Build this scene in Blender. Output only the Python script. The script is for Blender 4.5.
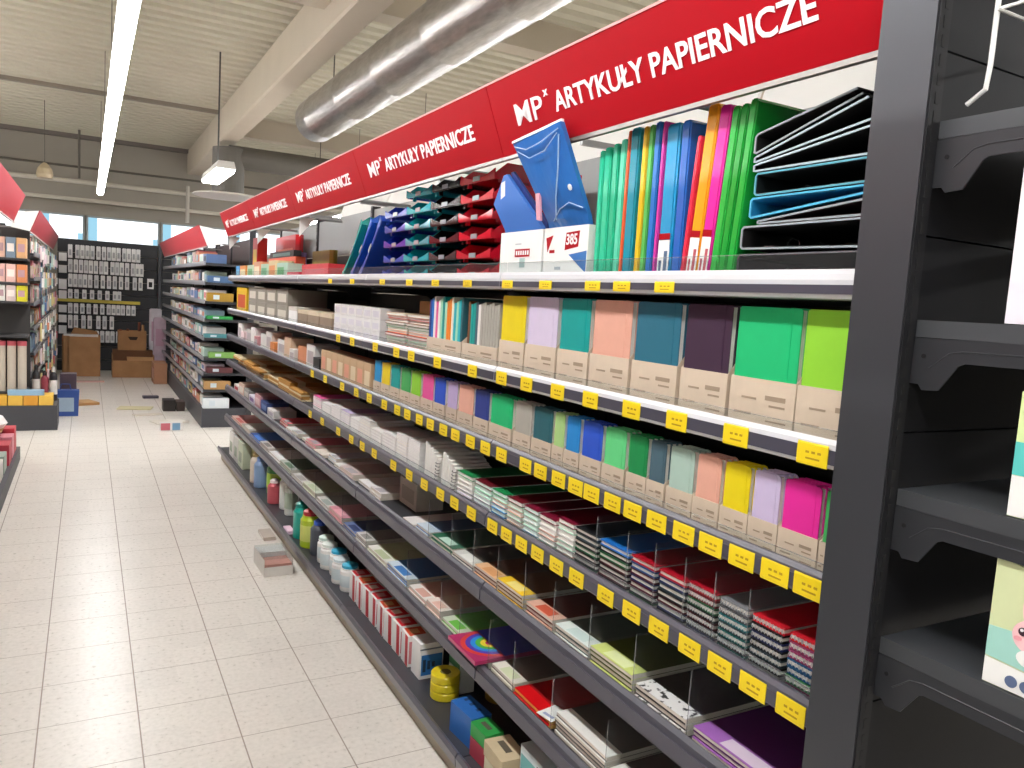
import bpy, bmesh, math, random
from mathutils import Vector, Matrix, Euler

for o in list(bpy.data.objects):
    bpy.data.objects.remove(o, do_unlink=True)
SC = bpy.context.scene
COL = SC.collection
PI = math.pi
random.seed(7)

# ------------------------------------------------------------------ camera
cam_data = bpy.data.cameras.new('camera')
cam = bpy.data.objects.new('camera', cam_data)
COL.objects.link(cam)
cam_data.sensor_fit = 'HORIZONTAL'
cam_data.sensor_width = 36.0
cam_data.lens = 27.29
cam_data.clip_start = 0.05
cam_data.clip_end = 100
cam.matrix_world = Matrix(((0.877023, -0.004417, -0.480429, 0.0),
                           (-0.476478, 0.12031, -0.870916, 0.0),
                           (0.061647, 0.992727, 0.10341, 1.5),
                           (0, 0, 0, 1)))
SC.camera = cam

# ------------------------------------------------------------------ world, exposure
world = bpy.data.worlds.new('world')
SC.world = world
world.use_nodes = True
world.node_tree.nodes['Background'].inputs[0].default_value = (0.9, 0.95, 1.0, 1)
world.node_tree.nodes['Background'].inputs[1].default_value = 0.3
SC.view_settings.view_transform = 'Standard'
SC.view_settings.look = 'None'
SC.view_settings.gamma = 1.0
SC.view_settings.use_curve_mapping = False
SC.view_settings.exposure = 0.0
TUBE_POWER = 57.0      # emission of the fluorescent strips

# ------------------------------------------------------------------ materials
def srgb(h):
    v = [int(h[i:i + 2], 16) / 255 for i in (0, 2, 4)]
    return tuple(x / 12.92 if x <= 0.04045 else ((x + 0.055) / 1.055) ** 2.4 for x in v)

MATS = {}
def pm(h, rough=0.5, metal=0.0, var=0.06, scale=30.0, bump=0.0, alpha=1.0, coat=0.0, trans=0.0, spec=0.5):
    """plain surface with a little procedural unevenness"""
    key = (h, rough, metal, var, scale, bump, alpha, coat, trans, spec)
    if key in MATS:
        return MATS[key]
    m = bpy.data.materials.new('surface_' + h)
    m.use_nodes = True
    nt = m.node_tree
    b = nt.nodes['Principled BSDF']
    c = srgb(h)
    tc = nt.nodes.new('ShaderNodeTexCoord')
    nz = nt.nodes.new('ShaderNodeTexNoise')
    nz.inputs['Scale'].default_value = scale
    nz.inputs['Detail'].default_value = 3
    nt.links.new(tc.outputs['Object'], nz.inputs['Vector'])
    mx = nt.nodes.new('ShaderNodeMix'); mx.data_type = 'RGBA'
    lo = tuple(x * (1 - var) for x in c); hi = tuple(min(1, x * (1 + var)) for x in c)
    mx.inputs[6].default_value = (*lo, 1); mx.inputs[7].default_value = (*hi, 1)
    nt.links.new(nz.outputs['Fac'], mx.inputs[0])
    nt.links.new(mx.outputs[2], b.inputs['Base Color'])
    b.inputs['Roughness'].default_value = rough
    b.inputs['Metallic'].default_value = metal
    b.inputs['Specular IOR Level'].default_value = spec
    b.inputs['Coat Weight'].default_value = coat
    b.inputs['Coat Roughness'].default_value = 0.12
    b.inputs['Transmission Weight'].default_value = trans
    if bump:
        bp = nt.nodes.new('ShaderNodeBump'); bp.inputs['Strength'].default_value = bump
        bp.inputs['Distance'].default_value = 0.01
        nt.links.new(nz.outputs['Fac'], bp.inputs['Height'])
        nt.links.new(bp.outputs['Normal'], b.inputs['Normal'])
    if alpha < 1:
        b.inputs['Alpha'].default_value = alpha
    MATS[key] = m
    return m

def emit(name, h, s):
    m = bpy.data.materials.new(name); m.use_nodes = True
    nt = m.node_tree
    nt.nodes.remove(nt.nodes['Principled BSDF'])
    e = nt.nodes.new('ShaderNodeEmission')
    e.inputs[0].default_value = (*srgb(h), 1); e.inputs[1].default_value = s
    nt.links.new(e.outputs[0], nt.nodes['Material Output'].inputs[0])
    return m

def clear_mat(name, tint, refl=0.08, body=0.04):
    m = bpy.data.materials.new(name); m.use_nodes = True
    nt = m.node_tree
    nt.nodes.remove(nt.nodes['Principled BSDF'])
    t = nt.nodes.new('ShaderNodeBsdfTransparent'); t.inputs[0].default_value = (*srgb(tint), 1)
    g = nt.nodes.new('ShaderNodeBsdfGlossy'); g.inputs['Roughness'].default_value = 0.12
    d = nt.nodes.new('ShaderNodeBsdfDiffuse'); d.inputs[0].default_value = (0.8, 0.8, 0.82, 1)
    a = nt.nodes.new('ShaderNodeMixShader'); a.inputs[0].default_value = refl
    c = nt.nodes.new('ShaderNodeMixShader'); c.inputs[0].default_value = body
    nt.links.new(t.outputs[0], a.inputs[1]); nt.links.new(g.outputs[0], a.inputs[2])
    nt.links.new(a.outputs[0], c.inputs[1]); nt.links.new(d.outputs[0], c.inputs[2])
    nt.links.new(c.outputs[0], nt.nodes['Material Output'].inputs[0])
    return m

def floor_mat():
    m = bpy.data.materials.new('floor_tiles'); m.use_nodes = True
    nt = m.node_tree; L = nt.links.new
    b = nt.nodes['Principled BSDF']
    tc = nt.nodes.new('ShaderNodeTexCoord')
    sp = nt.nodes.new('ShaderNodeSeparateXYZ'); L(tc.outputs['Object'], sp.inputs[0])
    def math_(op, a, bb=None, c=None):
        n = nt.nodes.new('ShaderNodeMath'); n.operation = op
        for i, v in enumerate((a, bb, c)):
            if v is None: continue
            if isinstance(v, (int, float)): n.inputs[i].default_value = v
            else: L(v, n.inputs[i])
        return n.outputs[0]
    def grout(axis, off, w):
        x = math_('ADD', sp.outputs[axis], 0.15 - off + 30.0)
        x = math_('DIVIDE', x, 0.30)
        f = math_('FRACT', x)
        f = math_('ABSOLUTE', math_('SUBTRACT', f, 0.5))
        return math_('LESS_THAN', f, w), math_('FLOOR', x)
    gx, ix = grout(0, -0.1377, 0.0075)
    gy, iy = grout(1, 2.8577, 0.0050)
    g = math_('MAXIMUM', gx, gy)
    n1 = nt.nodes.new('ShaderNodeTexNoise'); n1.inputs['Scale'].default_value = 55; n1.inputs['Detail'].default_value = 4
    L(tc.outputs['Object'], n1.inputs['Vector'])
    n2 = nt.nodes.new('ShaderNodeTexVoronoi'); n2.inputs['Scale'].default_value = 90
    L(tc.outputs['Object'], n2.inputs['Vector'])
    r1 = nt.nodes.new('ShaderNodeValToRGB')
    r1.color_ramp.elements[0].position = 0.32; r1.color_ramp.elements[0].color = (*srgb('d5cfc6'), 1)
    r1.color_ramp.elements[1].position = 0.60; r1.color_ramp.elements[1].color = (*srgb('e0dad2'), 1)
    L(n1.outputs['Fac'], r1.inputs[0])
    wn = nt.nodes.new('ShaderNodeTexWhiteNoise'); wn.noise_dimensions = '2D'
    cb = nt.nodes.new('ShaderNodeCombineXYZ'); L(ix, cb.inputs[0]); L(iy, cb.inputs[1]); L(cb.outputs[0], wn.inputs['Vector'])
    tv = math_('MULTIPLY_ADD', wn.outputs['Value'], 0.05, 0.96)
    spk = math_('LESS_THAN', n2.outputs['Distance'], 0.12)
    spv = math_('SUBTRACT', 1.0, math_('MULTIPLY', spk, 0.07))
    tot = math_('MULTIPLY', tv, spv)
    sc = nt.nodes.new('ShaderNodeVectorMath'); sc.operation = 'SCALE'
    L(r1.outputs[0], sc.inputs[0]); L(tot, sc.inputs['Scale'])
    mx = nt.nodes.new('ShaderNodeMix'); mx.data_type = 'RGBA'
    L(g, mx.inputs[0]); L(sc.outputs[0], mx.inputs[6]); mx.inputs[7].default_value = (*srgb('a0948a'), 1)
    L(mx.outputs[2], b.inputs['Base Color'])
    L(math_('MULTIPLY_ADD', g, 0.4, math_('MULTIPLY_ADD', n1.outputs['Fac'], 0.16, 0.22)), b.inputs['Roughness'])
    bp = nt.nodes.new('ShaderNodeBump'); bp.inputs['Strength'].default_value = 0.25; bp.inputs['Distance'].default_value = 0.002
    L(math_('SUBTRACT', 1.0, g), bp.inputs['Height']); L(bp.outputs[0], b.inputs['Normal'])
    return m

def duct_mat():
    m = bpy.data.materials.new('spiral_duct_steel'); m.use_nodes = True
    nt = m.node_tree; L = nt.links.new
    b = nt.nodes['Principled BSDF']
    b.inputs['Metallic'].default_value = 0.9
    tc = nt.nodes.new('ShaderNodeTexCoord')
    nz = nt.nodes.new('ShaderNodeTexNoise'); nz.inputs['Scale'].default_value = 14; nz.inputs['Detail'].default_value = 6
    mp = nt.nodes.new('ShaderNodeMapping'); mp.inputs['Scale'].default_value = (3, 0.6, 3)
    L(tc.outputs['Object'], mp.inputs[0]); L(mp.outputs[0], nz.inputs['Vector'])
    r = nt.nodes.new('ShaderNodeValToRGB')
    r.color_ramp.elements[0].color = (*srgb('8d8984'), 1); r.color_ramp.elements[1].color = (*srgb('cfcbc6'), 1)
    L(nz.outputs['Fac'], r.inputs[0]); L(r.outputs[0], b.inputs['Base Color'])
    b.inputs['Roughness'].default_value = 0.3
    bp = nt.nodes.new('ShaderNodeBump'); bp.inputs['Strength'].default_value = 0.2; bp.inputs['Distance'].default_value = 0.012
    L(nz.outputs['Fac'], bp.inputs['Height']); L(bp.outputs[0], b.inputs['Normal'])
    return m

def board_mat():
    m = bpy.data.materials.new('corrugated_cardboard'); m.use_nodes = True
    nt = m.node_tree; L = nt.links.new
    b = nt.nodes['Principled BSDF']; b.inputs['Roughness'].default_value = 0.85
    tc = nt.nodes.new('ShaderNodeTexCoord')
    nz = nt.nodes.new('ShaderNodeTexNoise'); nz.inputs['Scale'].default_value = 6; nz.inputs['Detail'].default_value = 5
    L(tc.outputs['Object'], nz.inputs['Vector'])
    r = nt.nodes.new('ShaderNodeValToRGB')
    r.color_ramp.elements[0].color = (*srgb('8e6642'), 1); r.color_ramp.elements[1].color = (*srgb('b58a5f'), 1)
    L(nz.outputs['Fac'], r.inputs[0]); L(r.outputs[0], b.inputs['Base Color'])
    return m

DARK = pm('37373b', 0.45, 0.2, 0.05, 8, 0.02)
PANELD = pm('19191c', 0.6, 0.0, 0.05, 8, spec=0.15)
DARKER = pm('1f1f22', 0.6, 0.0, 0.06, 8, spec=0.2)
POST = pm('48494e', 0.40, 0.45, 0.05, 6)
SLOT = pm('121214', 0.8)
RAILW = pm('d7d7dc', 0.22, 0.0, 0.02, 10, coat=0.5)
RAILS = pm('4a4854', 0.35, 0.0, 0.06, 10, coat=0.2)
LIPG = pm('6b6970', 0.3, 0.2, 0.05, 10)
YEL = pm('f2d51c', 0.5, 0, 0.04)
INK = pm('b58f16', 0.7)
KRAFT = pm('cab8a3', 0.8, 0, 0.07, 40)
KPRINT = pm('9a8773', 0.8)
WHITE = pm('ecebe8', 0.5, 0, 0.03)
PAPER = pm('e6e3dc', 0.75, 0, 0.05, 60)
RED = pm('a60e1b', 0.4, 0, 0.04, 4, spec=0.12)
BLACK = pm('1b1b1e', 0.4)
CHROME = pm('c9c9cc', 0.2, 0.9)
BOARD = board_mat()
CLEAR = clear_mat('clear_plastic', 'f8fafa', 0.035, 0.015)
CLEAREDGE = clear_mat('clear_plastic_edge', 'eceeee', 0.08, 0.16)
FOIL = clear_mat('clear_foil_wrap', 'f6f8fb', 0.14, 0.06)

# ------------------------------------------------------------------ mesh helpers
class MB:
    def __init__(self):
        self.v = []; self.f = []; self.m = []
    def _add(self, vs, fs, m):
        n = len(self.v)
        self.v += [tuple(p) for p in vs]
        self.f += [tuple(i + n for i in f) for f in fs]
        self.m += [m] * len(fs)
    def box(self, x0, x1, y0, y1, z0, z1, m=0, rot=None):
        vs = [(x, y, z) for x in (x0, x1) for y in (y0, y1) for z in (z0, z1)]
        if rot: vs = [rot @ Vector(p) for p in vs]
        self._add(vs, [(0, 1, 3, 2), (4, 6, 7, 5), (0, 4, 5, 1), (2, 3, 7, 6), (0, 2, 6, 4), (1, 5, 7, 3)], m)
        return self
    def cbox(self, x0, x1, y0, y1, z0, z1, c=0.002, m=0, axis='x'):
        """box whose four edges along one axis are chamfered"""
        a = {'x': (y0, y1, z0, z1), 'y': (x0, x1, z0, z1), 'z': (x0, x1, y0, y1)}[axis]
        p0, p1, q0, q1 = a
        pts = [(p0 + c, q0), (p1 - c, q0), (p1, q0 + c), (p1, q1 - c), (p1 - c, q1), (p0 + c, q1), (p0, q1 - c), (p0, q0 + c)]
        r = {'x': (x0, x1), 'y': (y0, y1), 'z': (z0, z1)}[axis]
        return self.prism(pts, axis, r[0], r[1], m)
    def prism(self, pts, axis, a, b, m=0):
        def P(p, t):
            return {'x': (t, p[0], p[1]), 'y': (p[0], t, p[1]), 'z': (p[0], p[1], t)}[axis]
        n = len(pts)
        vs = [P(p, a) for p in pts] + [P(p, b) for p in pts]
        fs = [tuple(range(n)), tuple(range(2 * n - 1, n - 1, -1))] + [(i, (i + 1) % n, (i + 1) % n + n, i + n) for i in range(n)]
        self._add(vs, fs, m); return self
    def cyl(self, p0, p1, r0, r1=None, n=12, m=0, caps=True):
        r1 = r0 if r1 is None else r1
        p0 = Vector(p0); p1 = Vector(p1); d = (p1 - p0).normalized()
        a = d.orthogonal().normalized(); b = d.cross(a)
        vs = []
        for p, r in ((p0, r0), (p1, r1)):
            vs += [p + a * r * math.cos(2 * PI * i / n) + b * r * math.sin(2 * PI * i / n) for i in range(n)]
        fs = [(i, (i + 1) % n, (i + 1) % n + n, i + n) for i in range(n)]
        if caps: fs += [tuple(range(n - 1, -1, -1)), tuple(range(n, 2 * n))]
        self._add(vs, fs, m); return self
    def tube(self, pts, r, n=8, m=0):
        pts = [Vector(p) for p in pts]; vs = []; k = len(pts)
        for i, p in enumerate(pts):
            d = (pts[min(i + 1, k - 1)] - pts[max(i - 1, 0)]).normalized()
            a = d.cross(Vector((0.31, 0.17, 0.93))).normalized(); b = d.cross(a)
            vs += [p + (a * math.cos(2 * PI * j / n) + b * math.sin(2 * PI * j / n)) * r for j in range(n)]
        fs = [(i * n + j, i * n + (j + 1) % n, (i + 1) * n + (j + 1) % n, (i + 1) * n + j) for i in range(k - 1) for j in range(n)]
        fs += [tuple(range(n - 1, -1, -1)), tuple(range((k - 1) * n, k * n))]
        self._add(vs, fs, m); return self
    def lathe(self, prof, cx=0, cy=0, n=16, m=0):
        vs = []
        for r, z in prof:
            vs += [(cx + r * math.cos(2 * PI * i / n), cy + r * math.sin(2 * PI * i / n), z) for i in range(n)]
        k = len(prof)
        fs = [(i * n + j, i * n + (j + 1) % n, (i + 1) * n + (j + 1) % n, (i + 1) * n + j) for i in range(k - 1) for j in range(n)]
        fs += [tuple(range(n - 1, -1, -1)), tuple(range((k - 1) * n, k * n))]
        self._add(vs, fs, m); return self
    def quad(self, a, b, c, d, m=0):
        self._add([a, b, c, d], [(0, 1, 2, 3)], m); return self
    def mesh(self, name):
        me = bpy.data.meshes.new(name)
        me.from_pydata(self.v, [], self.f)
        me.polygons.foreach_set('material_index', self.m)
        bm = bmesh.new(); bm.from_mesh(me)
        bmesh.ops.recalc_face_normals(bm, faces=bm.faces)
        bm.to_mesh(me); bm.free()
        return me
    def build(self, name, mats, parent=None, loc=(0, 0, 0), rot=(0, 0, 0), smooth=False):
        me = self.mesh(name)
        if smooth:
            me.polygons.foreach_set('use_smooth', [True] * len(me.polygons))
        return link(name, me, mats, parent, loc, rot)

def link(name, me, mats, parent=None, loc=(0, 0, 0), rot=(0, 0, 0)):
    """one object on a mesh; its materials sit on the object so that meshes can be shared"""
    if not isinstance(mats, (list, tuple)): mats = [mats]
    o = bpy.data.objects.new(name, me)
    while len(me.materials) < len(mats): me.materials.append(None)
    for i, m in enumerate(mats):
        o.material_slots[i].link = 'OBJECT'; o.material_slots[i].material = m
    COL.objects.link(o)
    o.location = loc; o.rotation_euler = rot
    if parent: o.parent = parent
    return o

LABELS = {}
def tag(o, label, cat, group=None):
    n = len(label.split())
    if n < 4 or n > 16: print('LABEL LENGTH', n, label)
    if label in LABELS: print('LABEL TWICE', label)
    LABELS[label] = 1
    o['label'] = label; o['category'] = cat
    if group: o['group'] = group
    return o
def thing(name, label, cat, loc=(0, 0, 0), rot=(0, 0, 0), group=None):
    o = bpy.data.objects.new(name, None); COL.objects.link(o)
    o.empty_display_size = 0.05
    o.location = loc; o.rotation_euler = rot
    return tag(o, label, cat, group)
def struct(name, mb, mats, **k):
    o = mb.build(name, mats, **k); o['kind'] = 'structure'; return o
CACHE = {}
def cached(key, fn):
    if key not in CACHE: CACHE[key] = fn().mesh('_'.join(str(k) for k in key[:1]))
    return CACHE[key]

_o = ('first second third fourth fifth sixth seventh eighth ninth tenth eleventh twelfth thirteenth fourteenth fifteenth '
      'sixteenth seventeenth eighteenth nineteenth twentieth').split()
def nth(k):
    return _o[k - 1] if k <= 20 else ('twenty-' if k < 30 else 'thirty-' if k < 40 else 'forty-') + _o[k % 10 - 1] if k % 10 else {30: 'thirtieth', 40: 'fortieth'}.get(k, 'last')

# named cover colours
HEX = dict(red='c81e2c', crimson='a81226', wine='7c1630', maroon='6b1420', green='1f8a4c', blue='1f6fc0', navy='2c3c86', black='1f2023', grey='7b7c80',
           teal='139a94', pink='e5589a', magenta='e22c98', white='ebe9e5', yellow='e9cf25', orange='ee8a2a', lavender='c9bada', peach='e2a995', lime='8fcf3a',
           purple='8d4b9c', brown='7a4a2c', beige='d9c7ab', cream='ece3cf', turquoise='25b3bd', tan='c49a6c', gold='c9972c', lilac='b9a6cf', mint='a5d8bb')
def col(c, rough=0.45): return pm(HEX[c], rough)

# ------------------------------------------------------------------ the setting
f = MB().box(-9, 9, -8, 14.9, -0.1, 0)
struct('floor', f, floor_mat())
CEIL = pm('c9c4b2', 0.7, 0, 0.05, 3)
WALLG = pm('a39d93', 0.8, 0, 0.06, 2)
# trapezoid-sheet ceiling, ribs running across the aisle
pts = []
y = -8.0; zc = 3.76
while y < 14.9:
    pts += [(y, zc), (y + 0.09, zc), (y + 0.105, zc + 0.035), (y + 0.185, zc + 0.035)]
    y += 0.2
pts += [(14.9, zc), (14.9, zc + 0.15), (-8, zc + 0.15)]
struct('ceiling', MB().prism(pts, 'x', -9, 9), CEIL)
struct('wall_back', MB().box(-9, 9, 14.75, 14.9, 0, 3.76), WALLG)
struct('wall_left', MB().box(-9.1, -9, -8, 14.9, 0, 3.76), WALLG)
struct('wall_right', MB().box(9, 9.1, -8, 14.9, 0, 3.76), WALLG)
struct('wall_front', MB().box(-9, 9, -8.1, -8, 0, 3.76), WALLG)
CONC = pm('c4b9a8', 0.75, 0, 0.07, 2.5)
struct('beam_lengthwise', MB().cbox(1.5, 1.72, -8, 14.75, 3.36, 3.762, 0.015, axis='y'), CONC)
struct('beam_crosswise', MB().box(-9, 1.49, 5.65, 5.85, 3.52, 3.762).box(1.73, 9, 5.65, 5.85, 3.52, 3.762), CONC)
struct('beam_rear', MB().box(1.73, 9, 11.2, 11.4, 3.5, 3.762), CONC)
struct('beam_right', MB().box(4.6, 4.9, -8, 14.75, 3.36, 3.762), CONC)
struct('trim_1', MB().box(-9, 1.49, 11.05, 11.12, 3.715, 3.762), pm('8f867a', 0.7))
struct('trim_2', MB().box(-9, 9, 14.62, 14.75, 3.70, 3.762), pm('77706a', 0.7))
# lit windows high in the back wall
WING = emit('window_daylight', 'f1f7fb', 1.6)
WINB = emit('window_daylight_blue', '9fd3ea', 1.1)
WFR = pm('a8b0b2', 0.5)
for k, (xa, xb) in enumerate(((-3.2, -1.75), (-1.7, -0.72), (-0.68, -0.06), (0.0, 1.06), (1.12, 2.2), (2.25, 3.4))):
    w = MB()
    w.box(xa, xb, 14.742, 14.749, 2.10, 2.47, 0)
    w.box(xa, xa + 0.14, 14.739, 14.742, 2.10, 2.47, 1)
    w.box(xb - 0.08, xb, 14.739, 14.742, 2.10, 2.20, 1)
    for xx in (xa - 0.02, xb - 0.01):
        w.box(xx, xx + 0.03, 14.72, 14.75, 2.08, 2.49, 2)
    w.box(xa - 0.02, xb + 0.02, 14.72, 14.75, 2.06, 2.10, 2).box(xa - 0.02, xb + 0.02, 14.72, 14.75, 2.47, 2.50, 2)
    struct('window_%d' % (k + 1), w, [WING, WINB, WFR])

# ------------------------------------------------------------------ lights
TUBE = emit('fluorescent_light', 'fbfbfb', TUBE_POWER)
HOUS = pm('d8d6d2', 0.4)
def strip_light(x, y0, y1, z, label, group='long ceiling light strips'):
    t = thing('strip_light', label, 'ceiling light', (x, y0, z), group=group)
    L_ = y1 - y0
    MB().box(-0.042, 0.042, 0, L_, 0.035, 0.075).build('housing', HOUS, t)
    MB().prism([(-0.036, 0.034), (-0.036, 0.012), (-0.02, 0), (0.02, 0), (0.036, 0.012), (0.036, 0.034)], 'y', 0.01, L_ - 0.01).build('diffuser', TUBE, t)
    k = int(L_ // 2.4)
    for i in range(k + 1):
        yy = 0.3 + i * (L_ - 0.6) / k
        MB().cyl((0, yy, 0.074), (0, yy, 3.76 - z), 0.004, n=6).build('hanger_wire', pm('77746e', 0.5), t)
    return t
LT = strip_light(0.147, -4.0, 12.0, 2.6, 'long white fluorescent strip hanging over the open aisle')
MB().tube([(0.04, 7.2, 0.06), (0.16, 7.2, 0.09), (0.20, 7.2, 0.03), (0.25, 7.2, 0.03)], 0.012, 6).build('cable_tail', WHITE, LT)
strip_light(-2.9, -4.0, 13.5, 2.6, 'fluorescent strip over the neighbouring aisle beyond the left gondola')
strip_light(3.3, -4.0, 13.5, 2.6, 'unseen fluorescent strip added behind the stationery sign to light the room')  # added strip, hidden from the camera; serves only as room light
strip_light(-6.0, -4.0, 13.5, 2.6, 'fluorescent strip farthest out on the shop\'s left side')  # outside the view, added as extra light from the left
strip_light(6.4, -4.0, 13.5, 2.6, 'fluorescent strip farthest out on the shop\'s right side')  # likewise added out of view, light for the right side
# short hanging luminaire
t = thing('hanging_luminaire', 'short white rectangular luminaire hanging from a thin rod above the red sign', 'ceiling light', (1.13, 8.35, 2.55))
MB().prism([(-0.085, 0.03), (-0.075, 0), (0.075, 0), (0.085, 0.03)], 'y', -0.52, 0.52).build('diffuser', emit('luminaire_light', 'fbfaf6', 14.0), t)
MB().prism([(-0.09, 0.031), (0.09, 0.031), (0.07, 0.10), (-0.07, 0.10)], 'y', -0.54, 0.54).build('housing', HOUS, t)
MB().cyl((0, 0, 0.10), (0, 0, 1.21), 0.008, n=8).build('rod', pm('4c4a47', 0.5), t)

# ------------------------------------------------------------------ ducts and pipes
DUCT = duct_mat()
t = thing('ventilation_duct', 'shiny silver round ventilation duct hanging along the ceiling', 'duct', (1.93, 7.75, 3.13))
d = MB()
prof = []
yy = 0.0
n = 40
vs = []
segs = [(0, 0.19), (0.03, 0.203)]
k = 0.35
while k < 12: segs += [(k - 0.02, 0.203), (k, 0.207), (k + 0.02, 0.203)]; k += 0.95
segs += [(12.2, 0.203)]
for yy, r in segs:
    vs += [(r * math.cos(2 * PI * i / n), -yy, r * math.sin(2 * PI * i / n)) for i in range(n)]
d._add(vs, [(i * n + j, i * n + (j + 1) % n, (i + 1) * n + (j + 1) % n, (i + 1) * n + j) for i in range(len(segs) - 1) for j in range(n)] + [tuple(range(n))], 0)
d.build('shell', DUCT, t, smooth=True)
for yy in (0.6, 3.4, 6.2, 9.0):
    MB().cyl((0, -yy, 0.203), (0, -yy, 0.63), 0.006, n=6).build('hanger_rod', pm('5b5854', 0.5), t)
GALV = pm('615d57', 0.55, 0.1, 0.1, 6)
t = thing('elbow_duct', 'dull grey elbow duct with a flat round air outlet beneath it', 'duct', (1.62, 11.0, 2.66))
MB().cyl((0, 0, 0.04), (0, 0, 0.62), 0.20, n=28).build('drop_pipe', GALV, t, smooth=False)
MB().cyl((0.0, 0, 0.52), (1.9, 0, 0.52), 0.15, n=24).build('side_pipe', GALV, t)
MB().lathe([(0.20, 0.039), (0.26, 0.03), (0.42, 0.02), (0.44, 0.0), (0.40, -0.012), (0.1, -0.012)], n=32).build('air_outlet', pm('e9e7e3', 0.35), t)
MB().cyl((1.2, 0, 0.66), (1.2, 0, 1.10), 0.006, n=6).build('hanger_rod', pm('5b5854', 0.5), t)
PIPE = pm('b9b4aa', 0.45, 0.1)
tag(MB().cyl((-8.8, 14.3, 2.98), (8.8, 14.3, 2.98), 0.035, n=12).build('ceiling_pipe', pm('cbc5b8', 0.5), None), 'upper thick grey pipe running across the back wall', 'pipe', 'pipes across the back wall')
tag(MB().cyl((-8.8, 14.25, 2.70), (8.8, 14.25, 2.70), 0.030, n=12).build('ceiling_pipe', pm('dad5c9', 0.45), None), 'lower pale pipe running across just above the lit windows', 'pipe', 'pipes across the back wall')
tag(MB().cyl((-8.8, 14.4, 3.22), (8.8, 14.4, 3.22), 0.018, n=10).build('ceiling_pipe', pm('5d5850', 0.5), None), 'thin dark conduit above both grey wall pipes', 'pipe', 'pipes across the back wall')
for i, (x, za, zb, nm) in enumerate(((-0.12, 3.02, 3.76, 'thin drop rod reaching the upper wall pipe, left of the light strip'), (1.46, 2.5, 3.1, 'short pale drop pipe crossing both wall pipes near the elbow duct'))):
    tag(MB().cyl((x, 14.2, za), (x, 14.2, zb), 0.018 if i == 0 else 0.03, n=8).build('drop_pipe', PIPE if i else pm('69645d', 0.5), None), nm, 'pipe')
t = thing('alarm_bell', 'small round beige dome hanging near the left end of the pipes', 'fixture', (-0.50, 12.2, 2.76))
MB().lathe([(0.015, 0.20), (0.04, 0.18), (0.085, 0.12), (0.10, 0.05), (0.09, 0.0)], n=18).build('dome', pm('b3a183', 0.5), t)
MB().cyl((0, 0, 0.20), (0, 0, 1.0), 0.005, n=6).build('rod', pm('6c675f', 0.5), t)

# ------------------------------------------------------------------ the long stationery gondola
Y0, BAY, NB = 0.77, 1.25, 5
XF, XB = 1.055, 1.49           # rail front, back panel
LEV = [1.565, 1.290, 1.070, 0.850, 0.635, 0.380]      # plate tops, top shelf first
SHN = ['top', 'second', 'third', 'fourth', 'fifth', 'lowest raised']
BAYN = ['nearest bay', 'second nearest bay', 'middle bay', 'second farthest bay', 'farthest bay']
PANEL = pm('3a3736', 0.55, 0.1, 0.06, 5)
PANELT = pm('8c8e8d', 0.5, 0.1, 0.06, 5)
PANELW = pm('e4e3df', 0.5, 0.0, 0.03, 5)
for k in range(NB):
    ya, yb = Y0 + BAY * k, Y0 + BAY * (k + 1)
    s0 = 0.0145 if k == 0 else 0.002
    t = thing('shelving_bay', f'dark grey steel shelving unit frame of the {BAYN[k]} of the stationery gondola', 'shelving unit', (1.5, ya, 0), group='bays of the stationery gondola')
    m = MB()
    for i in range(7):
        m.box(XB - 1.5, XB - 1.5 + 0.012, 0.032, BAY - 0.002, 0.12 + i * 0.232, 0.12 + (i + 1) * 0.232 - 0.003)
    m.build('back_panel', PANEL, t)
    MB().box(XB - 1.5, XB - 1.5 + 0.012, 0.032, BAY - 0.002, 1.747, 2.0).build('upper_back_panel', PANELT, t)
    u = MB().box(XB - 1.5 - 0.012, XB - 1.5 + 0.04, 0.0, 0.03, 0.1, 2.02)
    for i in range(38):
        u.box(XB - 1.5 - 0.0135, XB - 1.5 - 0.0115, 0.011, 0.019, 0.13 + i * 0.05, 0.16 + i * 0.05, 1)
    u.build('upright', [DARK, SLOT], t)
    if k == NB - 1:
        MB().box(XB - 1.5 - 0.012, XB - 1.5 + 0.04, BAY, BAY + 0.03, 0.1, 2.02).build('upright', DARK, t)
    MB().box(1.028 - 1.5, XB - 1.5, s0, BAY - 0.002, 0.0, 0.066).build('kick_plate', pm('a59c8b', 0.5, 0.1, 0.08, 20), t)
    MB().box(1.012 - 1.5, XB - 1.5, s0, BAY - 0.002, 0.0675, 0.10).build('base_deck', pm('3d3d43', 0.42, 0.2, 0.05, 8), t)
    r = MB().prism([(0.0, 0.066), (-0.012, 0.072), (-0.016, 0.104), (-0.008, 0.117), (0.002, 0.112), (0.0, 0.100)], 'y', s0, BAY - 0.003).build('base_rail', LIPG, t, (1.012 - 1.5, 0, 0))

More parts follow.
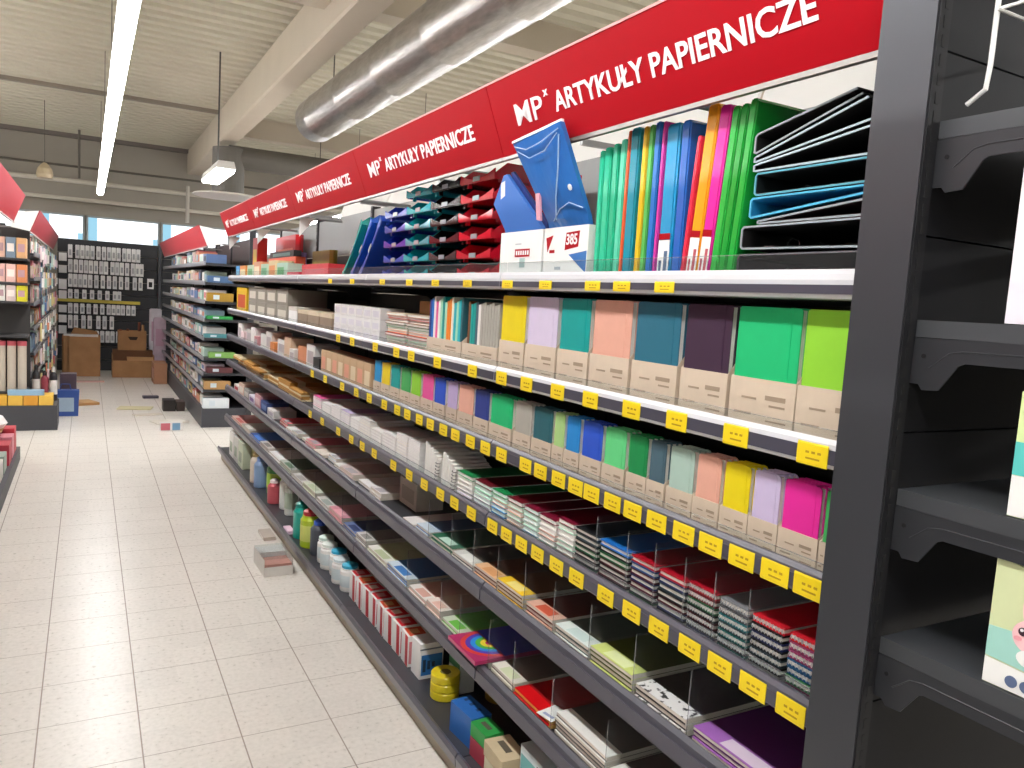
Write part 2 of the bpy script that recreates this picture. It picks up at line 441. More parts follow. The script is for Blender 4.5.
def make_shelf(lv, k):
    z = LEV[lv]; ya = Y0 + BAY * k
    t = thing('gondola_shelf', f'{SHN[lv]} shelf of the {BAYN[k]} with a price rail along its front', 'shelf', (XF, ya, z), group='shelves of the stationery gondola')
    D = XB - XF - 0.014
    s0 = 0.0145 if k == 0 else 0.003
    MB().box(0.018, D, s0, BAY - 0.002, -0.028, 0).build('plate', DARK, t)
    for yy in (s0, BAY - 0.008):
        MB().prism([(D, -0.03), (0.03, -0.03), (0.03, -0.042), (D - 0.13, -0.06), (D - 0.09, -0.105), (D, -0.105)], 'y', yy, yy + 0.004).build('bracket', DARK, t)
    if lv <= 3:
        rp = [(0.017, 0.020), (0.006, 0.022), (0.0, 0.014), (-0.002, 0.004), (0.0, -0.020), (0.004, -0.026), (0.017, -0.028)]
    else:
        rp = [(0.017, 0.016), (0.010, 0.020), (0.0, 0.012), (-0.004, -0.002), (-0.004, -0.03), (0.0, -0.044), (0.017, -0.046)]
    tall = lv == 0
    rail = MB().prism(rp, 'y', s0, BAY - 0.003).build('price_rail', RAILW if lv < 2 else pm('56545f', 0.35, 0, 0.04, 10, coat=0.2) if lv < 4 else pm('4b4952', 0.5, 0.1, 0.05, 10), t)
    zt = (-0.004, -0.019) if tall else (0.006, -0.018) if lv < 4 else (0.0, -0.034)
    MB().box(-0.0045 - (0.003 if lv > 3 else 0), -0.0025, s0, BAY - 0.004, zt[1], zt[0]).build('label_strip', RAILS, rail)
    if lv < 4:
        h = (0.050, 0.034, 0.030, 0.034)[lv]
        fg = MB().box(0.019, 0.0205, s0, BAY - 0.004, 0.0, h).build('front_guard', CLEAR, t)
        MB().box(0.0188, 0.0207, s0, BAY - 0.004, h, h + 0.0015).build('guard_edge', CLEAREDGE, fg)
    return t
SHELF = {}
for lv in range(6):
    for k in range(NB):
        SHELF[lv, k] = make_shelf(lv, k)
# clear upright dividers standing on the lower shelves
def divider(lv, y, h=0.13):
    k = min(NB - 1, max(0, int((y - Y0) / BAY)))
    t = SHELF[lv, k]
    def mk():
        return MB().box(0.024, 0.40, -0.0006, 0.0006, 0.001, h, 0).box(0.0225, 0.024, -0.0008, 0.0008, 0.001, h, 1)
    link('divider', cached(('divider', h), mk), [CLEAR, CLEAREDGE], t, (0, y - (Y0 + BAY * k), 0))

# ------------------------------------------------------------------ red header signs
def lettering(name, txt, size, parent, origin, ux, uy, mat, off=0.02, depth=0.0015):
    cu = bpy.data.curves.new(name, 'FONT'); cu.body = txt; cu.size = size; cu.offset = off * size
    cu.extrude = depth / 2; cu.resolution_u = 3
    o = bpy.data.objects.new(name, cu); COL.objects.link(o)
    bpy.context.view_layer.update()
    me = bpy.data.meshes.new_from_object(o.evaluated_get(bpy.context.evaluated_depsgraph_get()))
    bpy.data.objects.remove(o, do_unlink=True)
    xs = [v.co.x for v in me.vertices]
    ob = bpy.data.objects.new(name, me); COL.objects.link(ob)
    me.materials.clear(); me.materials.append(mat)
    ux = Vector(ux).normalized(); uy = Vector(uy).normalized(); uz = ux.cross(uy)
    M = Matrix.Identity(4)
    for i in range(3):
        M[i][0] = ux[i]; M[i][1] = uy[i]; M[i][2] = uz[i]; M[i][3] = origin[i]
    ob.matrix_local = M
    ob.parent = parent
    return ob, (min(xs), max(xs))
def scaled_text(name, txt, cap, width, parent, origin, ux, uy, mat, off=0.02):
    """lettering with the given capital height and total width"""
    ob, (a, b) = lettering(name, txt, cap / 0.70, parent, origin, ux, uy, mat, off)
    s = width / (b - a)
    for v in ob.data.vertices:
        v.co.x = (v.co.x - a) * s
    return ob
FAS = (Vector((1.0418, 0, 1.9115)), Vector((-0.0698, 0, 0.1835)))
up = FAS[1].normalized(); nrm = Vector((-up.z, 0, up.x))
LETTER = pm('f4efee', 0.45, 0, 0.02)
for k in range(NB):
    ya, yb = Y0 + BAY * k, Y0 + BAY * (k + 1)
    t = thing('header_sign', f'tilted red header sign board with white lettering above the {BAYN[k]}', 'sign', (1.0418, ya, 1.9115), group='red header signs over the stationery gondola')
    a = Vector((0, 0, 0)); b = FAS[1]; bk = -nrm * 0.006
    p = [(q.x, q.z) for q in (a, b, b + bk, a + bk)]
    s0 = 0.0145 if k == 0 else 0.002
    pn = MB().prism(p, 'y', s0, BAY - 0.002).build('panel', RED, t)
    q = [(0.004, -0.012), (-0.005, -0.011), (-0.004, -0.001), (0.004, 0.0)]
    MB().prism(q, 'y', s0, BAY - 0.002).build('lower_trim', pm('7f7773', 0.35, 0.3, 0.12, 12), t)
    e = [(b + nrm * 0.002), (b + up * 0.005 + nrm * 0.002), (b + up * 0.005 + bk), (b + bk)]
    MB().prism([(v.x, v.z) for v in e], 'y', s0, BAY - 0.002).build('upper_edge', pm('e0a9a6', 0.4), t)
    h0 = up * 0.0710 + nrm * 0.0012
    ux = (0, -1, 0)
    scaled_text('letters', 'MP', 0.056, 0.140, pn, Vector((0, 1.895 - 0.77, 0)) + h0 - up * 0.003, ux, up, LETTER, 0.006)
    scaled_text('letters', 'x', 0.022, 0.022, pn, Vector((0, 1.742 - 0.77, 0)) + h0 + up * 0.044, ux, up, LETTER, 0.02)
    scaled_text('letters', 'ARTYKU\u0141Y PAPIERNICZE', 0.046, 0.79, pn, Vector((0, 1.700 - 0.77, 0)) + h0, ux, up, LETTER, 0.018)
    # steel arms carrying the board
    for yy in (0.62,):
        MB().cyl((-0.012, yy, 0.055), (0.435, yy, 0.055), 0.009, n=8).build('support_arm', pm('9a9a9c', 0.4, 0.5), t)
    if k >= 2: MB().prism([(0.01, 0.0), (0.10, 0.0), (0.012, -0.11)][::-1], 'y', BAY - 0.012, BAY - 0.009).build('gusset', WHITE, t)
for k in range(5):
    ya = Y0 + BAY * k
    t = thing('header_sign', f'back of the white header board on the gondola\'s far side, behind the {BAYN[k]}', 'sign', (1.96, ya, 2.06), group='backs of the far side header signs')
    MB().prism([(0, 0), (0.012, 0), (0.112, 0.32), (0.10, 0.32)], 'y', 0.022, BAY - 0.002).build('panel', PANELW, t)
    MB().box(-0.46, 0.0, 0.3, 0.32, 0.0, 0.02).build('support_arm', pm('9a9a9c', 0.4, 0.5), t)

# ------------------------------------------------------------------ end unit facing the camera (dark, nearly empty)
t = thing('end_shelving_unit', 'dark grey slotted upright and back panels of the half empty end unit', 'shelving unit', (1.0, 0.782, 0))
u = MB().box(0, 0.029, -0.086, 0.0, 0.0, 2.45)
u.build('post', POST, t)
u = MB().box(0.002, 0.027, -0.089, -0.0865, 0.0, 2.45)
for i in range(96):
    z = 0.03 + i * 0.025
    for xx in (0.011,): u.box(xx, xx + 0.007, -0.0897, -0.0888, z, z + 0.016, 1)
u.build('slotted_strip', [DARKER, SLOT], t)
m = MB()
for (za, zb) in ((0.12, 0.62), (0.623, 0.93), (0.933, 1.345), (1.348, 1.63), (1.633, 1.885), (1.888, 2.13), (2.133, 2.45)):
    m.box(0.031, 0.98, -0.072, -0.060, za, zb)
m.build('back_panel', PANELD, t)
MB().box(0.985, 1.04, -0.086, 0.0, 0.0, 2.45).build('post', POST, t)
MB().box(0.02, 1.02, -0.55, -0.09, 0.0, 0.11).build('base', DARK, t)
ENDL = [1.785, 1.512, 1.268, 1.045]
for i, z in enumerate(ENDL):
    nm = ['topmost', 'second', 'third', 'lowest'][i]
    t = thing('end_shelf', f'{nm} empty dark shelf on side brackets of the end unit at right', 'shelf', (1.03, 0.698, z), group='shelves of the end unit')
    MB().box(0.0035, 0.95, -0.44, -0.004, -0.003, 0).box(0.0, 0.0035, -0.44, -0.004, -0.024, 0).box(0.0035, 0.95, -0.44, -0.437, -0.03, -0.0035).build('plate', pm('44464a', 0.5, 0.2, 0.04, 8, 0.02), t)
    b = [(-0.002, -0.025), (-0.44, -0.022), (-0.44, -0.052), (-0.078, -0.056), (-0.070, -0.060), (-0.046, -0.096), (-0.022, -0.098), (-0.016, -0.090), (-0.002, -0.090)]
    MB().prism([(p[0], p[1]) for p in b], 'x', 0.0, 0.003).build('bracket', pm('36373b', 0.42, 0.3, 0.04, 8), t)
    g = MB().tube([(0.0002, -0.030, -0.066), (0.0002, -0.042, -0.056), (0.0002, -0.056, -0.044), (0.0002, -0.075, -0.040), (0.0002, -0.43, -0.0365)], 0.0012, 6)
    g.cyl((-0.0012, -0.020, -0.050), (0.0005, -0.020, -0.050), 0.0032, n=10, m=1)
    g.build('pressed_rib', [pm('3d3e42', 0.4, 0.3), SLOT], t)
    MB().prism([(p[0], p[1]) for p in b], 'x', 0.942, 0.945).build('bracket', DARK, t)
# white wire rack
t = thing('wire_rack', 'white wire rack hanging on the end unit above the topmost shelf', 'rack', (1.07, 0.69, 1.80))
for xx in (0.0, 0.22):
    MB().tube([(xx - 0.001, -0.006, 0.012), (xx - 0.001, -0.03, 0.028), (xx, -0.032, 0.06), (xx, -0.034, 0.34)], 0.0035, 8).build('upright_wire', WHITE, t)
for zz in (0.128, 0.26):
    m = MB()
    for dy in (-0.04, -0.09, -0.14, -0.19): m.tube([(-0.012, dy, zz), (0.40, dy, zz)], 0.0024, 6)
    m.tube([(0.0, -0.036, zz + 0.004), (0.0, -0.20, zz + 0.004), (0.0, -0.20, zz + 0.05)], 0.0024, 6)
    m.tube([(0.06, -0.036, zz + 0.004), (0.06, -0.20, zz + 0.004), (0.06, -0.20, zz + 0.05)], 0.0024, 6)
    m.tube([(0.22, -0.036, zz + 0.004), (0.22, -0.20, zz + 0.004), (0.22, -0.20, zz + 0.05)], 0.0024, 6)
    m.build('wire_tray', WHITE, t)
# boxes on the end unit
def picture_box(name, label, y, z, h, w, cols, kind, d=0.05):
    t = thing(name, label, 'box', (1.036, y, z + 0.0012), group='boxes on the end unit')
    MB().prism([(0, 0), (-w, 0), (-w, h * (0.80 if kind == 'face' else 1.0)), (0, h)], 'x', 0, d).build('carton', cols[0], t)
    if kind == 'face':
        MB().prism([(-0.0005, 0.034), (-w, 0.026), (-w, 0.001), (-0.0005, 0.001)], 'x', -0.0012, -0.0002).build('white_band', WHITE, t)
        MB().prism([(-0.0005, 0.036), (-w, 0.028), (-w, 0.074), (-0.045, 0.074), (-0.03, 0.078), (-0.0005, 0.076)], 'x', -0.0012, -0.0002).build('teal_band', pm('9fcfc4', 0.5), t)
        P = MB()
        def ell(cy, cz, ry, rz, dx, m, n=20):
            P.prism([(cy + ry * math.cos(2 * PI * i / n), cz + rz * math.sin(2 * PI * i / n)) for i in range(n)], 'x', dx - 0.001, dx, m)
        ell(-0.058, 0.078, 0.028, 0.023, -0.0013, 0)
        ell(-0.047, 0.116, 0.008, 0.024, -0.0013, 0); ell(-0.072, 0.114, 0.008, 0.024, -0.0013, 0)
        ell(-0.058, 0.050, 0.020, 0.012, -0.0014, 2)
        ell(-0.043, 0.083, 0.0055, 0.0055, -0.0024, 1, 12); ell(-0.042, 0.085, 0.002, 0.002, -0.0034, 2, 8)
        ell(-0.070, 0.081, 0.0055, 0.0055, -0.0024, 1, 12)
        ell(-0.038, 0.073, 0.005, 0.003, -0.0024, 3, 10)
        P.build('rabbit_print', [pm('f0c3c6', 0.5), pm('3c2430', 0.4), WHITE, pm('eda3ac', 0.5)], t)
        for yy in (-0.036, -0.054):
            MB().cyl((-0.0012, yy, 0.014), (-0.0024, yy, 0.014), 0.0075, n=18).build('round_badge', pm('5a6888', 0.4), t)
    if kind == 'bands':
        MB().box(-0.0012, -0.0002, -w, -0.0005, 0.001, h * 0.33).build('white_band', WHITE, t)
        MB().box(-0.0012, -0.0002, -w, -0.0005, h * 0.335, h * 0.6).build('teal_band', pm('58bfb9', 0.5), t)
    return t
picture_box('gift_box', 'pastel box with a pink rabbit picture on the lowest shelf of the end unit', 0.549, ENDL[3], 0.170, 0.15, [pm('ccd4a6', 0.5)], 'face', 0.12)
picture_box('gift_box', 'pale green, teal and white box on the third shelf of the end unit', 0.545, ENDL[2], 0.16, 0.12, [pm('cfdf9f', 0.5)], 'bands', 0.12)
picture_box('gift_box', 'tall pale lilac white box on the second shelf of the end unit', 0.578, ENDL[1], 0.20, 0.14, [pm('e2dbe4', 0.5)], 'plain', 0.16)

# ------------------------------------------------------------------ price tags
def price_tag(lv, y, n, w=0.062):
    t = thing('price_tag', f'yellow price tag on the {SHN[lv]} shelf rail, {nth(n)} from the dark post', 'price tag', (XF, y, LEV[lv]), group='yellow price tags')
    top, bot = ((-0.001, -0.024) if lv == 0 else (0.012, -0.026))
    def card():
        return MB().prism([(-0.0052, bot), (-0.0062, bot + 0.004), (-0.0062, top - 0.003), (-0.0052, top), (-0.0047, top), (-0.0047, bot)], 'y', -w / 2, w / 2)
    cd_ = link('card', cached(('tag_card', lv == 0, w), card), YEL, t)
    def ink():
        m = MB(); zz = (top + bot) / 2; s = (top - bot) / 0.038
        for i, a in enumerate((-0.009, -0.003, 0.003)):
            m.box(-0.0068, -0.0063, a * 2.0, a * 2.0 + 0.007, zz + 0.001 * s, zz + 0.005 * s)
        m.box(-0.0068, -0.0063, -0.016, 0.012, zz - 0.009 * s, zz - 0.006 * s)
        return m
    link('price_print', cached(('tag_ink', lv == 0, w), ink), INK, cd_)
TAGS = {0: (1.276, 1.424, 1.539, 1.756, 1.967, 2.234, 2.493, 2.74, 3.044, 3.454, 3.819),
        1: (0.865, 1.039, 1.204, 1.354, 1.514, 1.662, 1.822, 1.969, 2.163, 2.44, 2.685, 2.844, 3.096, 3.418, 3.642),
        2: (0.845, 0.918, 0.997, 1.078, 1.155, 1.24, 1.322, 1.397, 1.481, 1.55, 1.629, 1.719, 1.799, 1.94, 2.044, 2.149, 2.262, 2.36, 2.473, 2.576, 2.696, 2.804, 2.954, 3.145, 3.328, 3.545, 3.844, 4.103),
        3: (0.856, 0.942, 1.026, 1.11, 1.205, 1.298, 1.396, 1.518, 1.611, 1.706, 1.794, 1.881, 1.969, 2.113, 2.241, 2.356, 2.499, 2.647, 2.819, 3.05, 3.212, 3.373, 3.582, 3.871, 4.115)}
for lv, ys in TAGS.items():
    for n, y in enumerate(ys): price_tag(lv, y, n + 1)

# ------------------------------------------------------------------ stationery pieces
def notebook_meshes(w, h, t):
    def cover():
        m = MB()
        m.cbox(0, 0.0018, -w / 2, w / 2, 0, h, 0.005, axis='x').cbox(t - 0.0018, t, -w / 2, w / 2, 0, h, 0.005, axis='x')
        m.prism([(0, w / 2 - 0.002), (t, w / 2 - 0.002), (t - 0.002, w / 2 + 0.0012), (0.002, w / 2 + 0.0012)], 'z', 0.002, h - 0.002)
        return m
    def pages(): return MB().box(0.0019, t - 0.0019, -w / 2 + 0.003, w / 2 - 0.0025, 0.003, h - 0.003)
    def band(): return MB().box(-0.0008, t + 0.0008, -w / 2 + w * 0.14, -w / 2 + w * 0.14 + 0.005, -0.0004, h + 0.0008)
    return [cached(('cover', w, h, t), cover), cached(('pages', w, h, t), pages), cached(('elastic_band', w, h, t), band)]

def standing_notebook(label, c, x, y, z, w, h, t, group, rot=(0, 0, 0), band=True):
    n = thing('notebook', label, 'notebook', (x, y, z), rot, group)
    c_, p_, b_ = notebook_meshes(w, h, t)
    cv = link('cover', c_, col(c, 0.42), n); link('pages', p_, PAPER, n)
    if band: link('elastic_band', b_, pm(HEX[c], 0.3, var=0.12), cv)
    return n

def sleeve(label, x, y0, y1, z, d, hs, group, c=KRAFT, prints=True):
    """open cardboard display sleeve, its low front towards the aisle"""
    w = y1 - y0; ym = (y0 + y1) / 2
    t = thing('display_sleeve', label, 'cardboard sleeve', (x, ym, z + 0.001), group=group)
    b = MB()
    b.box(0, 0.002, -w / 2, w / 2, 0, hs).box(d - 0.002, d, -w / 2, w / 2, 0, hs)
    for s in (-1, 1):
        ya, yb = sorted((s * w / 2, s * (w / 2 - 0.002)))
        b.prism([(0.002, 0), (d - 0.002, 0), (d - 0.002, hs * 1.35), (0.03, hs * 1.35), (0.002, hs)], 'y', ya, yb)
    b.box(0.002, d - 0.002, -w / 2 + 0.002, w / 2 - 0.002, 0, 0.0016)
    b_ = b.build('carton', c, t)
    if prints:
        p = MB(); a = -0.0005
        k = w / 0.15; v = hs / 0.10
        p.box(a, 0, 0.01 * k, 0.045 * k, 0.060 * v, 0.064 * v).box(a, 0, 0.02 * k, 0.06 * k, 0.030 * v, 0.034 * v)
        p.box(a, 0, -0.055 * k, -0.01 * k, 0.062 * v, 0.071 * v).box(a, 0, -0.055 * k, -0.02 * k, 0.050 * v, 0.054 * v)
        p.box(a, 0, -0.06 * k, -0.015 * k, 0.022 * v, 0.025 * v).box(a, 0, -0.06 * k, -0.03 * k, 0.014 * v, 0.017 * v)
        p.build('printed_text', KPRINT, b_)
    return t

# --- second shelf: A5 notebooks in cardboard sleeves
Z2 = LEV[1]
A5 = [(0.800, 0.945, 'lime', 'bright lime green'), (0.948, 1.106, 'emerald', 'emerald green'), (1.116, 1.252, 'plum', 'dark plum'), (1.264, 1.420, 'petrol', 'petrol blue'),
      (1.432, 1.590, 'peach', 'peach'), (1.600, 1.742, 'teal', 'bright teal'), (1.752, 1.915, 'lilacw', 'pale lilac'), (1.925, 2.075, 'sun', 'strong yellow')]
HEX.update(emerald='1fb873', plum='3f2b3f', petrol='2c6a80', lilacw='d3c6de', sun='e6d01c', darkteal='2c5f68', greygreen='a9c2b6', slate='4a6470', azure='2b86cc', pale='a8cf86', warmgrey='aaa69c', fern='43a75a', cyan='2c94cf', royal='2f56c4', mintg='63cf84')
def sleeve_row(rows, z, h, hs, t, n, x, sh, grp):
    for i, (ya, yb, c, cn) in enumerate(rows):
        w = yb - ya; ym = (ya + yb) / 2
        d = n * (t + 0.0015) + 0.008
        sleeve(f'{sh} shelf cardboard sleeve around {cn} notebooks, {nth(i + 1)} from the post', x, ya, yb, z, d, hs, f'cardboard sleeves on the {sh} shelf')
        for k in range(n):
            nm = 'front' if k == 0 else f'{nth(k + 1)} row'
            standing_notebook(f'{cn} notebook in the {nm}, {nth(i + 1)} sleeve from the post, {sh} shelf', c, x + 0.0035 + k * (t + 0.0015), ym, z + 0.0035, w - 0.008, h, t, grp)
sleeve_row(A5, Z2, 0.228, 0.098, 0.016, 4, 1.092, 'second', 'large notebooks in sleeves on the second shelf')
# thin books standing spine out in two more sleeves
sleeve('beige sleeve of thin grey and white notebooks left of the yellow notebooks', 1.090, 2.085, 2.335, Z2, 0.16, 0.070, 'cardboard sleeves on the second shelf')
y = 2.090
thin = [('warmgrey', 7), ('white', 1), ('slate', 1), ('teal', 2), ('brown', 1)]
i = 0
for c, n in thin:
    for k in range(n):
        i += 1
        standing_notebook(f'thin {c if c in ("white", "teal", "brown", "slate") else "warm grey"} notebook, {nth(i)} from the yellow ones, standing edge out', c, 1.094 + 0.0745, y, Z2 + 0.0035, 0.145, 0.205 - 0.004 * (i % 3), 0.0165, 'thin books standing edge out', rot=(0, 0, PI / 2), band=False)
        y += 0.0185
        if y > 2.31: break
sleeve('beige sleeve of bright narrow books left of the grey notebooks', 1.090, 2.345, 2.640, Z2, 0.16, 0.070, 'cardboard sleeves on the second shelf')
y = 2.350
for i, c in enumerate(['darkteal', 'turquoise', 'mint', 'turquoise', 'cream', 'orange', 'orange', 'mint', 'teal', 'mint', 'white', 'pink', 'white', 'blue', 'navy']):
    standing_notebook(f'{dict(darkteal="dark teal").get(c, c)} narrow book, {nth(i + 1)} from the right in the sleeve of bright books', c, 1.094 + 0.0745, y, Z2 + 0.0035, 0.145, 0.215 - 0.006 * ((i * 5) % 4), 0.0172, 'thin books standing edge out', rot=(0, 0, PI / 2), band=False)
    y += 0.0193

def flat_book(name, label, cat, x, y, z, d, w, t, cov, group, pages=PAPER, spiral=False, rot=0.0, kind='hard', ct=None):
    """book or pad lying flat, long side into the shelf"""
    n = thing(name, label, cat, (x, y, z), (0, 0, rot), group)
    ct = ct or (0.0016 if kind == 'hard' else 0.0007)
    def cover(): return MB().box(0, d, -w / 2, w / 2, t - ct, t).box(0, d, -w / 2, w / 2, 0, ct)
    def pg(): return MB().box(0.0022, d - 0.002, -w / 2 + 0.002, w / 2 - 0.002, ct, t - ct)
    link('cover', cached(('cover_flat', d, w, t, ct), cover), cov, n)
    link('pages', cached(('pages_flat', d, w, t, ct), pg), pages, n)
    if spiral:
        def sp():
            m = MB(); k = max(6, int(w / 0.0072)); r = t * 0.34
            for i in range(k):
                yy = -w / 2 + (i + 0.5) * w / k
                m.tube([(0.002 + r * math.cos(a), yy, t / 2 + r * math.sin(a)) for a in [j * PI / 4 for j in range(9)]], 0.0011, 4)
            return m
        link('wire_spiral', cached(('wire_spiral', w, t), sp), pm('b4b4b6', 0.4, 0.1), n)
    return n

# pile of coloured books lying flat and a brown box on it
cs = ['green', 'red', 'cream', 'mint', 'crimson', 'orange', 'cream', 'green', 'brown', 'cream', 'red', 'beige']
for i, c in enumerate(cs):
    for j in range(2):
        flat_book('storybook', f'{c} backed flat book, {nth(i + 1)} from below in the {("nearer", "farther")[j]} storybook pile', 'book', 1.10 + 0.004 * ((i * 3) % 4), 2.765 + 0.245 * j + 0.006 * ((i * 7) % 3), Z2 + 0.001 + i * 0.0118, 0.16, 0.22, 0.0115, col(c), 'flat books piled on the second shelf')
b = thing('small_carton', 'brown carton lying on the pile of flat books', 'box', (1.16, 2.78, Z2 + 0.1445))
MB().box(0, 0.2, -0.1, 0.12, 0, 0.052).build('carton', BOARD, b)
MB().box(-0.0006, 0, -0.06, 0.02, 0.01, 0.042).build('label', pm('b5563c', 0.6), b)

def pack(name, label, cat, x, y0, y1, z, d, h, mat, group=None, lab=None, lid=None, rot=0.0, c=0.002):
    """carton or wrapped pack with an optional front label and lid"""
    w = y1 - y0
    t = thing(name, label, cat, (x, (y0 + y1) / 2, z + 0.0008), (0, 0, rot), group)
    hb = h if lid is None else h * 0.78
    bx_ = link('carton', cached(('pack_carton', round(d, 3), round(w, 4), round(hb, 4), c), lambda: MB().cbox(0, d, -w / 2, w / 2, 0, hb, c, axis='z')), mat, t)
    if lid is not None:
        link('lid', cached(('pack_lid', round(d, 3), round(w, 4), round(h, 4)), lambda: MB().cbox(-0.001, d + 0.001, -w / 2 - 0.001, w / 2 + 0.001, hb, h, 0.001, axis='z')), lid, t)
    if lab is not None:
        link('label', cached(('pack_label', round(w, 4), round(hb, 4)), lambda: MB().box(-0.0007, 0, -w * 0.36, w * 0.36, hb * 0.2, hb * 0.72)), lab, bx_)
    return t

# white blocks of note paper in three layers
for r in range(3):
    for k in range(6):
        pack('paper_block', f'white note paper block, {nth(k + 1)} from the right in the {("bottom", "middle", "top")[r]} layer', 'note paper', 1.095, 3.185 + k * 0.118, 3.295 + k * 0.118, Z2 + r * 0.0515, 0.11, 0.050, pm('e9e7e6', 0.35, coat=0.3), 'white note paper blocks', lab=pm('d4d0d8', 0.4))
for k in range(3):
    pack('kraft_pack', f'kraft brown pack, {nth(k + 1)} left of the white note paper blocks', 'pack', 1.095, 3.93 + k * 0.25, 4.165 + k * 0.25, Z2, 0.2, 0.095, pm('8d7a66', 0.8, 0, 0.1), 'kraft packs', lid=pm('c9b79c', 0.8))
pack('kraft_pack', 'white lidded pack at the far end of the kraft packs', 'pack', 1.095, 4.69, 4.90, Z2, 0.2, 0.105, WHITE, lid=pm('d8d2c8', 0.6))
for r in range(2):
    for k in range(4):
        pack('grey_box', f'grey box, {nth(k + 1)} from the right in the {("lower", "upper")[r]} row, second shelf far end', 'box', 1.10, 4.96 + k * 0.34, 5.285 + k * 0.34, Z2 + r * 0.105, 0.25, 0.103, pm('8b8478', 0.75, 0, 0.08), 'grey boxes on the second shelf', lab=pm('c9c2b4', 0.7))
pack('yellow_pouch', 'yellow and orange pack at the far end of the second shelf', 'pack', 1.10, 6.40, 6.85, Z2, 0.15, 0.20, pm('e3b81c', 0.4), lab=pm('c2451c', 0.5))

# --- third shelf: small notebooks
Z3 = LEV[2]
A6 = []
for (ur, ul, c, cn) in ((0.840, 0.864, 'fern', 'fern green'), (0.867, 0.953, 'magenta', 'magenta pink'), (0.956, 1.025, 'lavender', 'lavender'), (1.028, 1.101, 'sun', 'yellow'),
                        (1.105, 1.179, 'peach', 'dusty peach'), (1.182, 1.263, 'greygreen', 'grey green'), (1.271, 1.330, 'slate', 'slate'), (1.333, 1.405, 'green', 'deep green'),
                        (1.413, 1.501, 'mintg', 'spring green'), (1.507, 1.597, 'royal', 'royal blue'), (1.604, 1.672, 'azure', 'azure'), (1.677, 1.732, 'pale', 'pale green'),
                        (1.737, 1.842, 'darkteal', 'dark teal'), (1.848, 1.948, 'warmgrey', 'warm grey'), (1.960, 2.103, 'emerald', 'emerald'), (2.113, 2.217, 'navy', 'navy'),
                        (2.224, 2.341, 'peach', 'salmon'), (2.349, 2.433, 'lilac', 'greyish lilac'), (2.450, 2.549, 'royal', 'cobalt blue'), (2.558, 2.664, 'pink', 'hot pink'),
                        (2.679, 2.777, 'lime', 'grass green'), (2.783, 2.887, 'fern', 'leaf green'), (2.898, 3.004, 'teal', 'sea teal'), (3.016, 3.116, 'yellow', 'light yellow'), (3.122, 3.215, 'cyan', 'sky blue')):
    A6.append((ur, ul, c, cn))
sleeve_row(A6, Z3, 0.148, 0.062, 0.014, 3, 1.088, 'third', 'small notebooks in sleeves on the third shelf')
for k in range(8):
    pack('kraft_cube', f'tan cardboard display cube, {nth(k + 1)} left of the sky blue notebooks', 'box', 1.09, 3.26 + k * 0.104, 3.358 + k * 0.104, Z3, 0.1, 0.125, pm('c3a37f', 0.8, 0, 0.1), 'tan display cubes', lab=pm('d99a80' if k % 2 else 'dcc9a8', 0.7))
cs = [('2a2a2d', 'black'), ('e9e6e2', 'white'), ('d58b62', 'salmon'), ('e4e1dd', 'off-white'), ('d7b89a', 'sandy'), ('eae8e4', 'chalk white'), ('e08b4c', 'orange'), ('dedad6', 'light grey'), ('e6e3df', 'milk white'), ('c98d92', 'dusty pink'),
      ('efece8', 'bright white'), ('cfc8c2', 'stone grey'), ('e8cfd0', 'pale pink'), ('ebe8e3', 'ivory')]
y = 4.12
for k, (h, nm) in enumerate(cs):
    w = 0.13 + 0.05 * ((k * 7) % 3)
    pack('stationery_pack', f'small {nm} pack, {nth(k + 1)} beyond the tan cubes on the third shelf', 'pack', 1.09 + 0.01 * (k % 3), y, y + w, Z3, 0.14, 0.07 + 0.03 * ((k * 5) % 3), pm(h, 0.5), 'small packs on the third shelf', lab=pm('b9aeb0', 0.5) if k % 2 else None)
    y += w + 0.012

# --- fourth shelf: piles of exercise books and spiral notebooks
Z4 = LEV[3]
PILES = [(0.844, 0.906, 'red', True, ['magenta', 'fern', 'azure', 'azure', 'pink', 'pink', 'red'], 'pink and blue'),
         (0.913, 0.994, 'red', True, ['white', 'black', 'slate', 'black', 'navy', 'black', 'red'], 'red topped'),
         (0.999, 1.078, 'grey', True, ['teal', 'black', 'teal', 'slate', 'turquoise', 'grey', 'grey'], 'grey topped'),
         (1.082, 1.168, 'crimson', True, ['navy', 'black', 'maroon', 'black', 'green', 'crimson', 'crimson'], 'dark red'),
         (1.172, 1.264, 'crimson', False, ['black', 'navy', 'maroon', 'black', 'slate', 'navy', 'crimson'], 'crimson'),
         (1.270, 1.361, 'crimson', False, ['green', 'black', 'wine', 'navy', 'wine', 'blue', 'crimson'], 'crimson and blue'),
         (1.366, 1.484, 'blue', False, ['black', 'wine', 'black', 'maroon', 'green', 'black', 'blue'], 'bright blue'),
         (1.490, 1.590, 'black', False, ['green', 'black', 'black', 'green', 'black', 'slate', 'black'], 'black'),
         (1.594, 1.676, 'wine', False, ['peach', 'white', 'mint', 'white', 'white', 'mint', 'wine'], 'pink edged wine'),
         (1.681, 1.770, 'wine', False, ['mint', 'white', 'peach', 'white', 'white', 'wine'], 'wine red'),
         (1.775, 1.859, 'crimson', False, ['cyan', 'white', 'mint', 'white', 'mint', 'wine'], 'ruby'),
         (1.865, 1.956, 'maroon', False, ['white', 'peach', 'mint', 'peach', 'mint', 'maroon'], 'claret'),
         (1.962, 2.053, 'green', False, ['blue', 'cyan', 'cyan', 'peach', 'mint', 'green'], 'green topped'),
         (2.060, 2.180, 'maroon', False, ['white', 'lavender', 'white', 'mint', 'mint', 'maroon'], 'brick red'),
         (2.191, 2.311, 'green', False, ['white', 'lavender', 'white', 'white', 'white', 'green'], 'bottle green')]
